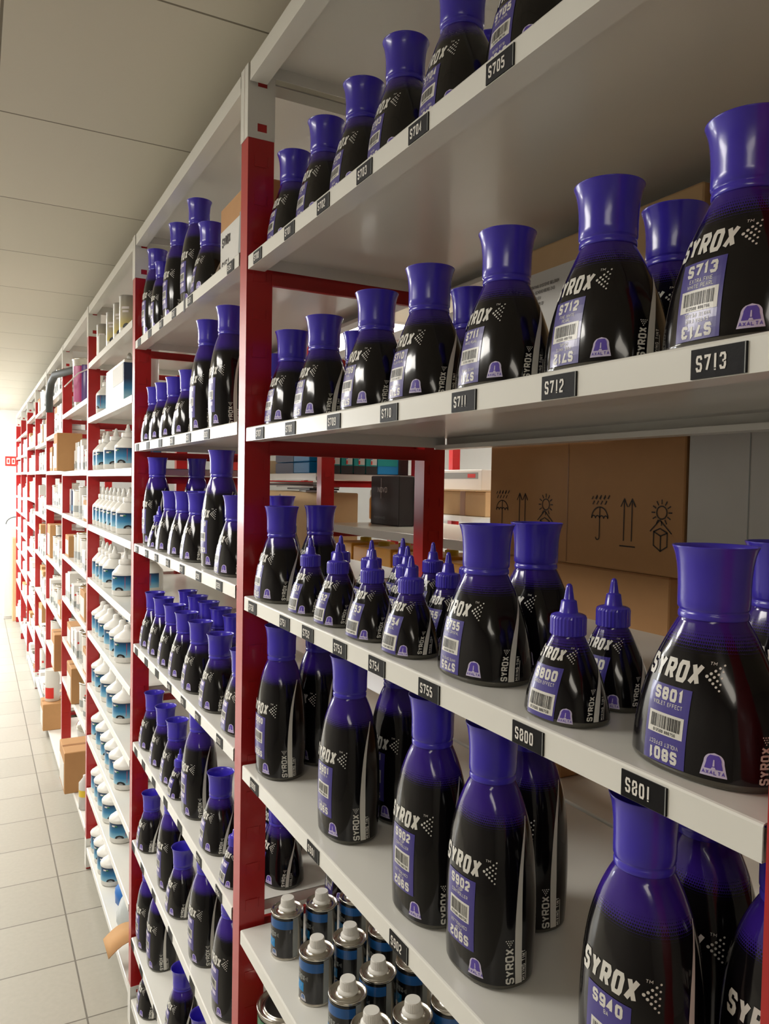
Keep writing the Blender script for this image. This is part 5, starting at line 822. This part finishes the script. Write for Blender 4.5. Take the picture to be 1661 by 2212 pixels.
# ---------------------------------------------------------------- white bottles of the third bay
def jug_mesh(kind):
    b = MB(); r = .036
    if kind == 'noz':
        b.lathe([(.0001, .001), (r - .004, 0), (r, .004), (r, .082), (r - .001, .088), (r - .006, .096), (.020, .112), (.0165, .116), (.0165, .120)], M_WPL, 40)
        c_ = MB().lathe([(.0180, .1185), (.0180, .134), (.0165, .136), (.0080, .137), (.0072, .150), (.0050, .153), (.0040, .164), (.0015, .168), (.0001, .168)], M_WPL, 28)
        l0, l1 = .022, .078
    else:
        b.lathe([(.0001, .001), (r - .004, 0), (r, .004), (r, .084), (r - .001, .086)], M_WPL, 40)
        c_ = MB().lathe([(r + .0012, .080), (r + .0016, .088), (r - .001, .094), (.020, .108), (.012, .116), (.010, .122), (.0095, .132), (.006, .136), (.0001, .137)], M_WPL, 36)
        l0, l1 = .022, .078
    l = MB(); on_cyl(l, r, rect_polys(-.052, .052, l0, l1, .004), M_BLAB)
    on_cyl(l, r, shape_polys(lambda t: max(.0002, .013 * math.sqrt(1 - t * t)), .010, l0, l0 + .013, 6, 4), M_BAR, 2)
    on_cyl(l, r, shape_polys(lambda t: max(.0002, .007 * math.sqrt(1 - t * t)), .010, l0, l0 + .007, 4, 4), M_MGREY, 3)
    on_cyl(l, r, rect_polys(-.014, .002, .066, .072, .004), M_PALE, 2); on_cyl(l, r, rect_polys(-.004, .004, .066, .071, .004), M_GRN, 3)
    on_cyl(l, r, rect_polys(.0265, .0275, .030, .074, .004), M_SRED, 2)
    return b.mesh('bottle_body'), c_.mesh('lid'), l.mesh('car_label')
JM = {k_: jug_mesh(k_) for k_ in ('noz', 'tub')}
Z2 = DATA['Z']['2']; r2 = {}
for i, k_, y in DATA['bay2']: r2.setdefault((i, k_), []).append(y)
def jug(k_, x, y, z, lab, grp, rz=0, s=1.0):
    nm = {'noz': 'spout_bottle', 'tub': 'lidded_bottle'}[k_]
    t = thing(nm, lab, 'bottle', (x, y, z), rz, grp); t.scale = (1.24 * s, 1.24 * s, .93 * s)
    obj('bottle_body', JM[k_][0], t); obj('spout_cap' if k_ == 'noz' else 'domed_lid', JM[k_][1], t); obj('car_label', JM[k_][2], t)['label'] = 'blue fading label with a car'
for (i, k_), ys in sorted(r2.items()):
    if k_ == 'can': continue
    ys = sorted(ys, reverse=True); sep = []; 
    for y in ys:
        y = min(y, 3.349)
        if sep and sep[-1] - y < .096: y = sep[-1] - .096
        sep.append(y)
    big = {0: 1.12} if k_ == 'tub' and i in (5, 6, 7) else {}
    for j, y in enumerate(sep):
        if y < 2.445: continue
        jug(k_, .056, y, Z2[i] + .0004, f'white {"spouted" if k_ == "noz" else "dome-lidded"} bottle, third bay, {ORD[i]} shelf, front row, {POSW(j, len(sep))}', 'white bottles with blue labels', random.uniform(.55, 1.15), 1.0)
    n2 = 0
    for j, y in enumerate(sep):
        y2 = y + .045
        if i == 9 or y2 > 3.33: continue
        jug(k_, .152, y2, Z2[i] + .0004, f'white {"spouted" if k_ == "noz" else "dome-lidded"} bottle, third bay, {ORD[i]} shelf, second row, {ORD[n2]} from far end', 'white bottles with blue labels', random.uniform(.5, 1.3)); n2 += 1
# tall silver and yellow cans on the top shelf
r = .034
SB = MB().lathe([(.0001, .001), (r - .003, 0), (r, .003), (r, .146), (r + .001, .148), (r + .001, .151), (r - .003, .152), (r - .004, .148), (.0001, .147)], M_SPRAY, 40).mesh('can_body')
sl = MB(); on_cyl(sl, r, shape_polys(lambda t: max(.0002, .014 * math.sqrt(1 - t * t)), .004, .040, .056, 6, 4), M_BAR, 2); on_cyl(sl, r, rect_polys(-.016, .012, .104, .112, .004), M_PALE, 2); on_cyl(sl, r, rect_polys(-.012, .010, .092, .099, .004), M_PALE, 2)
SL = sl.mesh('can_print')
for j, y in enumerate(sorted([q for (i, k_, q) in DATA['bay2'] if k_ == 'can'], reverse=True)):
    t = thing('filler_can', f'tall silver and yellow can high in the third bay, {POSW(j, 4)}', 'can', (.058, y, Z2[0] + .0004), 1.0, 'tall silver and yellow cans'); obj('can_body', SB, t); obj('can_print', SL, t)
carton('white_box', 'small white box beside the silver and yellow cans', .012, .05, 3.19, 3.25, Z2[0] + .0004, Z2[0] + .085, M_PAPER)
t, hx, hy, H = carton('metal_can', 'rectangular blue-grey metal can with white paper label and white spout', .02, .12, 2.66, 3.05, Z2[1] + .0004, Z2[1] + .145, M_TIN, cat='can')
obj('blue_wrap', MB().box(-hx - .001, -hx, -hy, hy, .012, H - .012, M_BLAB).box(-hx, hx, -hy - .001, -hy, .012, H - .012, M_BLAB), t)
obj('paper_label', MB().box(-hx - .002, -hx - .001, -hy + .01, .03, .070, .132, M_PAPER), t); obj('spout', MB().lathe([(.018, 0), (.018, .018), (.010, .02), (.007, .045), (.003, .05), (.0001, .05)], M_WPL, 24, cz=H), t)
jug('noz', .05, 3.21, Z2[1] + .0004, 'white spouted bottle with blue label left of the rectangular metal can', 'white bottles with blue labels')
t = thing('spray_bottle', 'tall white bottle with orange flame print near the red upright of the third bay', 'bottle', (.055, 2.47, Z2[1] + .0004)); obj('bottle_body', MB().lathe([(.0001, .001), (.036, 0), (.038, .004), (.038, .17), (.026, .195), (.018, .2)], M_WPL, 36), t)
l = MB(); on_cyl(l, .038, rect_polys(-.045, .045, .05, .13, .004), M_ORANGE); obj('orange_print', l, t); obj('screw_cap', MB().lathe([(.019, .199), (.019, .216), (.0001, .217)], M_WPL, 24), t)
# bag, folded sheet on the lowest shelf
bz = Z2[9] + .0004
mb = MB(); mb.lathe([(.0001, 0), (.075, .0), (.085, .03), (.07, .08), (.05, .11), (.02, .12), (.0001, .12)], M_FOIL, 14, sy=1.5); o = obj('plastic_bag', mb); o.location = (.10, 2.72, bz); tag(o, 'crumpled grey plastic bag on the lowest shelf of the third bay', 'bag')
mb = MB(); mb.lathe([(.0001, 0), (.05, .0), (.052, .04), (.03, .07), (.0001, .075)], M_BAG, 12, sy=1.3); o = obj('printed_bag', mb); o.location = (.09, 2.90, bz); tag(o, 'small blue and white printed bag behind the crumpled grey bag', 'bag')
mb = MB(); n = 14; vs = []
for i in range(n + 1):
    t_ = i / n; x = -.050 + .20 * t_; z = .002 + .075 * (1 - abs(2 * t_ - 1) ** 3) * (1 if t_ > .2 else t_ * 5) - (.03 * (1 - t_ * 4) if t_ < .25 else 0)
    z = -.004 + .034 * math.sin(min(1, t_ * 2.6) * PI / 2) 
    for y in (0, .115): vs.append((x, y + .01 * math.sin(6 * t_), z)); 
for i in range(n + 1): vs.append((vs[2 * i][0] + .001, vs[2 * i][1], vs[2 * i][2] - .002)); vs.append((vs[2 * i + 1][0] + .001, vs[2 * i + 1][1], vs[2 * i + 1][2] - .002))
fs = []; o2 = 2 * (n + 1)
for i in range(n): fs += [(2 * i, 2 * i + 1, 2 * i + 3, 2 * i + 2), (o2 + 2 * i, o2 + 2 * i + 2, o2 + 2 * i + 3, o2 + 2 * i + 1), (2 * i, 2 * i + 2, o2 + 2 * i + 2, o2 + 2 * i), (2 * i + 1, o2 + 2 * i + 1, o2 + 2 * i + 3, 2 * i + 3)]
fs += [(0, o2, o2 + 1, 1), (2 * n, 2 * n + 1, o2 + 2 * n + 1, o2 + 2 * n)]
mb.add(vs, fs, M_KRAFT, True); o = obj('kraft_sheet', mb); o.location = (0, 2.45, bz + .072); tag(o, 'bent brown kraft paper sheet hanging over the aisle from the lowest shelf', 'paper')

# ---------------------------------------------------------------- goods of the farther bays
CM = {'white': M_WPL, 'pale': M_PALE, 'grey': M_GREY, 'card': M_CARD, 'navy': M_NAVY, 'amber': M_PAPER, 'tan': M_PAPER, 'black': M_BLK, 'green': M_WPL, 'yellow': M_WPL, 'pail': M_TIN}
CW = {'white': 'white', 'pale': 'pale pinkish', 'grey': 'grey', 'card': 'brown cardboard', 'navy': 'white and navy', 'amber': 'white, black and amber', 'tan': 'white tan-lidded', 'black': 'dark-lidded white', 'green': 'white and green', 'yellow': 'yellow banded clear', 'pail': 'silver'}
MC = {}
def far_can(w, h, c_):
    key = ('can', round(w, 2), round(h, 2), c_)
    if key in MC: return MC[key]
    r = w / 2 * .96; b = MB(); body = M_WPL if c_ in ('tan', 'black', 'green', 'yellow', 'navy', 'amber') else CM[c_]
    b.lathe([(.0001, .001), (r - .003, 0), (r, .003), (r, h - .008)], body, 28)
    b.lathe([(r, h - .008), (r + .0015, h - .006), (r + .0015, h - .001), (r - .002, h)], M_TIN, 28)
    l = MB().lathe([(r - .002, h - .0002), (r - .004, h - .004), (.0001, h - .005)], {'tan': M_TAN, 'black': M_BLK}.get(c_, M_TIN), 28)
    p = MB(); on_cyl(p, r, rect_polys(-r * 1.5, r * 1.5, h * .16, h * .40, .01), {'green': M_GRN, 'yellow': M_YEL}.get(c_, M_MGREY), 1); on_cyl(p, r, rect_polys(-r * .2, r * .6, h * .55, h * .62, .01), M_SRED, 1)
    MC[key] = (b.mesh('can_body'), l.mesh('can_lid'), p.mesh('can_band')); return MC[key]
def far_box(w, d_, h, c_):
    key = ('box', round(w, 3), round(d_, 3), round(h, 3), c_)
    if key in MC: return MC[key]
    b = MB().box(-d_ / 2, d_ / 2, -w / 2, w / 2, 0, h, CM[c_], bev=.002); p = MB()
    if c_ == 'card': p.box(-d_ / 2 - .001, -d_ / 2, -w * .42, w * .42, h * .12, h * .78, M_PAPER)
    elif c_ == 'navy': p.box(-d_ / 2, d_ / 2 * .9, -w / 2 - .001, -w / 2, h * .05, h * .95, M_NAVY).box(-d_ / 2, d_ / 2 * .9, -w / 2 - .0015, -w / 2, h * .12, h * .35, M_SKY)
    elif c_ == 'amber': p.box(-d_ / 2, d_ / 2 * .9, -w / 2 - .001, -w / 2, h * .05, h * .95, M_BLK).box(-d_ / 2, d_ / 2 * .9, -w / 2 - .0015, -w / 2, h * .10, h * .32, M_AMBER)
    else: p.box(-d_ / 2 - .001, -d_ / 2, -w * .36, w * .36, h * .1, h * .35, M_MGREY).box(-d_ / 2, d_ / 2, -w / 2 - .001, -w / 2, h * .05, h * .3, M_MGREY).box(-d_ / 2 + .004, 0, -w / 2 - .001, -w / 2, h * .55, h * .62, M_SRED)
    MC[key] = (b.mesh('carton_body'), p.mesh('printed_panel')); return MC[key]
def bay_of(y): return max(0, min(8, int((y - .2647) / PITCH)))
CN = {}
for kind, x, y, z, w, h, c_ in DATA['far']:
    if kind == 'bin': continue
    h = max(.03, min(h, .30)); w = max(.02, w); bay = bay_of(y); lv = [q for _, q in SHELVES[bay]]; si = min(range(len(lv)), key=lambda q: abs(lv[q] - z)); z = lv[si]; h = min(h, ((lv[si - 1] if si else TOPZ) - z) - .034)
    key = (kind, c_, bay, si); CN[key] = CN.get(key, 0) + 1; pos = ORD[CN[key] - 1]
    w_ = {'can': 'can', 'box': 'box', 'pail': 'pail', 'bin': 'bin'}[kind]
    desc = f'{CW[c_]} {w_}, {BAYNAME[bay]} bay, {ORD[si]} shelf, {pos} such {w_} along it'
    if kind == 'can':
        y = min(max(y, .2904 + bay * PITCH + w / 2), 1.2904 + bay * PITCH - w / 2)
        ms = far_can(w, h, c_); t = thing('paint_can', desc, 'can', (max(x, w / 2 + .004), y, z + .0004), 1.1, 'cans and tins of the farther bays')
        obj('can_body', ms[0], t); obj('can_lid', ms[1], t); obj('can_band', ms[2], t)
    elif kind == 'box':
        # width measured across the picture at this distance is mostly depth into the rack
        d_ = min(w * .92, .30); x = max(x, d_ / 2 - (.02 if c_ == 'card' else -.004)); wy = {'card': .16}.get(c_, .05 if w < .04 else .10)
        if bay < 5: xx = x - d_ / 2 if False else x + .0
        y = min(max(y, .2904 + bay * PITCH + wy / 2), 1.2904 + bay * PITCH - wy / 2)
        ms = far_box(wy, max(d_, .03), h, c_); t = thing('cardboard_box' if c_ == 'card' else 'product_box', desc, 'box', (x, y, z + .0004), 0, 'boxes of the farther bays')
        obj('carton_body', ms[0], t); obj('printed_panel', ms[1], t)
    elif kind == 'pail':
        t = thing('metal_pail', 'large silver pail with magenta and violet label high in the fourth bay', 'pail', (.085, 4.10, z + .0004)); r = .074
        obj('pail_body', MB().lathe([(.0001, .001), (r - .012, 0), (r - .01, .003), (r, h - .01), (r + .003, h - .008), (r + .003, h), (r - .002, h), (r - .006, h - .006), (.0001, h - .006)], M_TIN, 48), t)
        p = MB(); on_cyl(p, r, rect_polys(.02, .075, .035, h - .04, .01), M_MAG, 2); on_cyl(p, r, rect_polys(.075, .12, .02, h - .035, .01), M_VIO, 2); obj('pail_label', p, t)
        obj('wire_handle', MB().tube([(-.002, -r * 1.02, h * .8)] + [(-.03 - .08 * math.sin(PI * q / 10), -r * math.cos(PI * q / 10), h * .8 - .09 * math.sin(PI * q / 10)) for q in range(1, 10)] + [(-.002, r * 1.02, h * .8)], .003, M_WPL), t)
t = thing('waste_bin', 'grey bin with domed lid behind the big box low in the fourth bay', 'bin', (.165, 4.26, -1.4886)); r = .11
obj('bin_body', MB().lathe([(.0001, .001), (r - .02, 0), (r, .19)], M_GREY, 40), t); obj('domed_lid', MB().lathe([(r + .004, .188), (r + .004, .20), (r - .01, .225), (.06, .25), (.0001, .258)], M_TIN, 40), t)
HERO = [('big brown carton with white side label jutting from the lowest board of the fourth bay', -.043, .12, 3.86, 4.09, -1.489, .197),
 ('brown carton with white side label two boards above the floor of the fourth bay', -.014, .10, 3.865, 4.06, -1.065, .172),
 ('brown carton jutting from the lowest board of the fifth bay', -.035, .09, 5.28, 5.47, -1.605, .17),
 ('tall brown carton one board above the floor of the fifth bay', -.03, .08, 4.56, 4.75, -1.063, .205),
 ('tall brown carton at the far end of the fifth board of the fifth bay', .004, .10, 5.28, 5.49, -.501, .21),
 ('tall brown carton standing forward at eye level at the far end of the fourth bay', -.046, .075, 4.25, 4.43, .043, .195)]
for lab, xa, xb, ya, yb, z, hh in HERO:
    t, hx, hy, H = carton('cardboard_box', lab, xa, xb, ya, yb, z + .0004, z + hh, M_CARD, 'brown cartons of the farther bays')
    obj('side_label', MB().box(-hx - .0012, -hx - .0002, -hy * .8, hy * .85, H * .08, H * .72, M_PAPER), t)['label'] = 'white paper side label'
    obj('top_tape', MB().box(-hx * .98, hx * .98, -.012, .012, H - .0002, H + .0006, M_TAPE), t)
t = thing('tin_can', 'white can with red square label on the lowest brown carton of the fifth bay', 'can', (.028, 5.37, -1.605 + .1712)); r = .045
obj('can_body', MB().lathe([(.0001, .001), (r - .003, 0), (r, .003), (r, .20), (r + .001, .203), (r - .003, .204), (r - .006, .198), (.0001, .197)], M_WPL, 32), t)
l = MB(); on_cyl(l, r, rect_polys(.015, .075, .02, .09, .008), M_SRED, 1); obj('red_label', l, t)
t = thing('glass_bottle', 'clear bottle with yellow band beside the big carton low in the fourth bay', 'bottle', (.028, 3.66, -1.4886)); r = .03
obj('bottle_body', MB().lathe([(.0001, .001), (r - .003, 0), (r, .003), (r, .12), (.012, .142), (.012, .152), (.0001, .153)], M_GREY, 28), t)
l = MB(); on_cyl(l, r, rect_polys(.0, .08, .06, .09, .008), M_YEL, 1); obj('yellow_band', l, t)
# grey curved cover over the pail shelf edge
mb = MB(); pts = [(-.05, 4.66, .37), (-.052, 4.65, .46), (-.046, 4.60, .530), (-.035, 4.50, .560), (.05, 4.32, .574), (.12, 4.20, .574)]
for (a, b) in zip(pts[:-1], pts[1:]): pass
mb.tube(pts, .02, M_DGREY, 10); o = obj('bent_hose_sleeve', mb); tag(o, 'dark grey bent foam sleeve arching in front of the silver pail', 'tube')
# red box and odd goods high in the fifth and sixth bays
for i, (y, z, w, h, m, nm) in enumerate(()):
    carton('product_box', f'{nm} box high under the top board of the {BAYNAME[bay_of(y)]} bay', .02, .16, y, y + w, z, z + h, m)
# far end of the aisle
o = thing('wall_sign', 'red square sign with white symbols on the far wall', 'sign', (-.03, 10.449, .21)); obj('sign_plate', MB().box(-.062, .062, -.012, -.001, -.058, .058, M_SRED), o)
mb = MB()
for cx in (-.028, .028): mb.box(cx - .018, cx + .018, -.0135, -.012, -.036, .036, M_PRINT).box(cx - .008, cx + .008, -.0145, -.0135, -.02, .02, M_SRED)
obj('white_symbols', mb, o)
t, hx, hy, H = carton('grey_cabinet', 'pale grey low cabinet against the far wall at the aisle end', -.125, .30, 10.0, 10.42, FLOOR + .0005, -.55, M_GREY, cat='cabinet')
obj('cabinet_door', MB().box(-hx + .01, hx - .01, -hy - .012, -hy, .03, H - .02, M_GREY), t)
carton('cardboard_box', 'tall narrow brown cardboard box in front of the grey cabinet', -.035, .12, 9.80, 9.97, FLOOR + .0005, -.69, M_CARD2)
o = obj('cable_loop', MB().tube([(.02 + .11 * math.cos(a * PI / 12), 10.2, -.545 + .085 * math.sin(a * PI / 12)) for a in range(0, 13)], .006, M_DGREY)); tag(o, 'black cable loop standing on top of the grey cabinet', 'cable')
# boxed goods behind the first row of the second bay
t, hx, hy, H = carton('bottle_carton', 'brown carton with printed white S151 panel beside the bottles high in the second bay', .045, .16, 1.40, 1.62, Z1[0] + .0004, Z1[0] + .165, M_CARD)
face_marks(t, 'printed_panel', [(rect_polys(-.108, .108, .004, .115, 1), M_PAPER, 1), (text_polys('SYROX', -.095, .080, .02, W=.5, gap=.1, wt=.2, maxl=1), M_INK, 2), (text_polys('S151', -.095, .03, .02, W=.6, gap=.15, wt=.16, maxl=1), M_INK, 2), (shape_polys(lambda t: .036 - .012 * t, .05, .01, .12, 6, 1), M_MGREY, 2)], hx)
for i in range(3):
    y = 1.66 + i * .16
    t, hx, hy, H = carton('thinner_can', f'red rectangular solvent can behind the bottles of the second bay, {ORD[i]} from the right', .26, .36, y, y + .14, Z1[1] + .0004, Z1[1] + .185, M_RED, 'red solvent cans', cat='can')
    obj('white_label', MB().box(-hx - .001, -hx, -.04, .0, .06, .14, M_PAPER), t); obj('metal_spout', MB().lathe([(.016, 0), (.016, .02), (.014, .024), (.0001, .024)], M_TIN, 20, cz=H), t)
for i in range(3):
    jug('noz', .30, 1.93 + i * .13, Z1[2] + .0004, f'white spouted bottle deep on the third shelf of the second bay, {ORD[i]} from the right', 'white bottles deep in the second bay', PI)
for i in range(3):
    jug('tub', .31, 1.98 + i * .12, Z1[3] + .0004, f'white dome-lidded bottle deep on the fourth shelf of the second bay, {ORD[i]} from the right', 'white bottles deep in the second bay', PI)
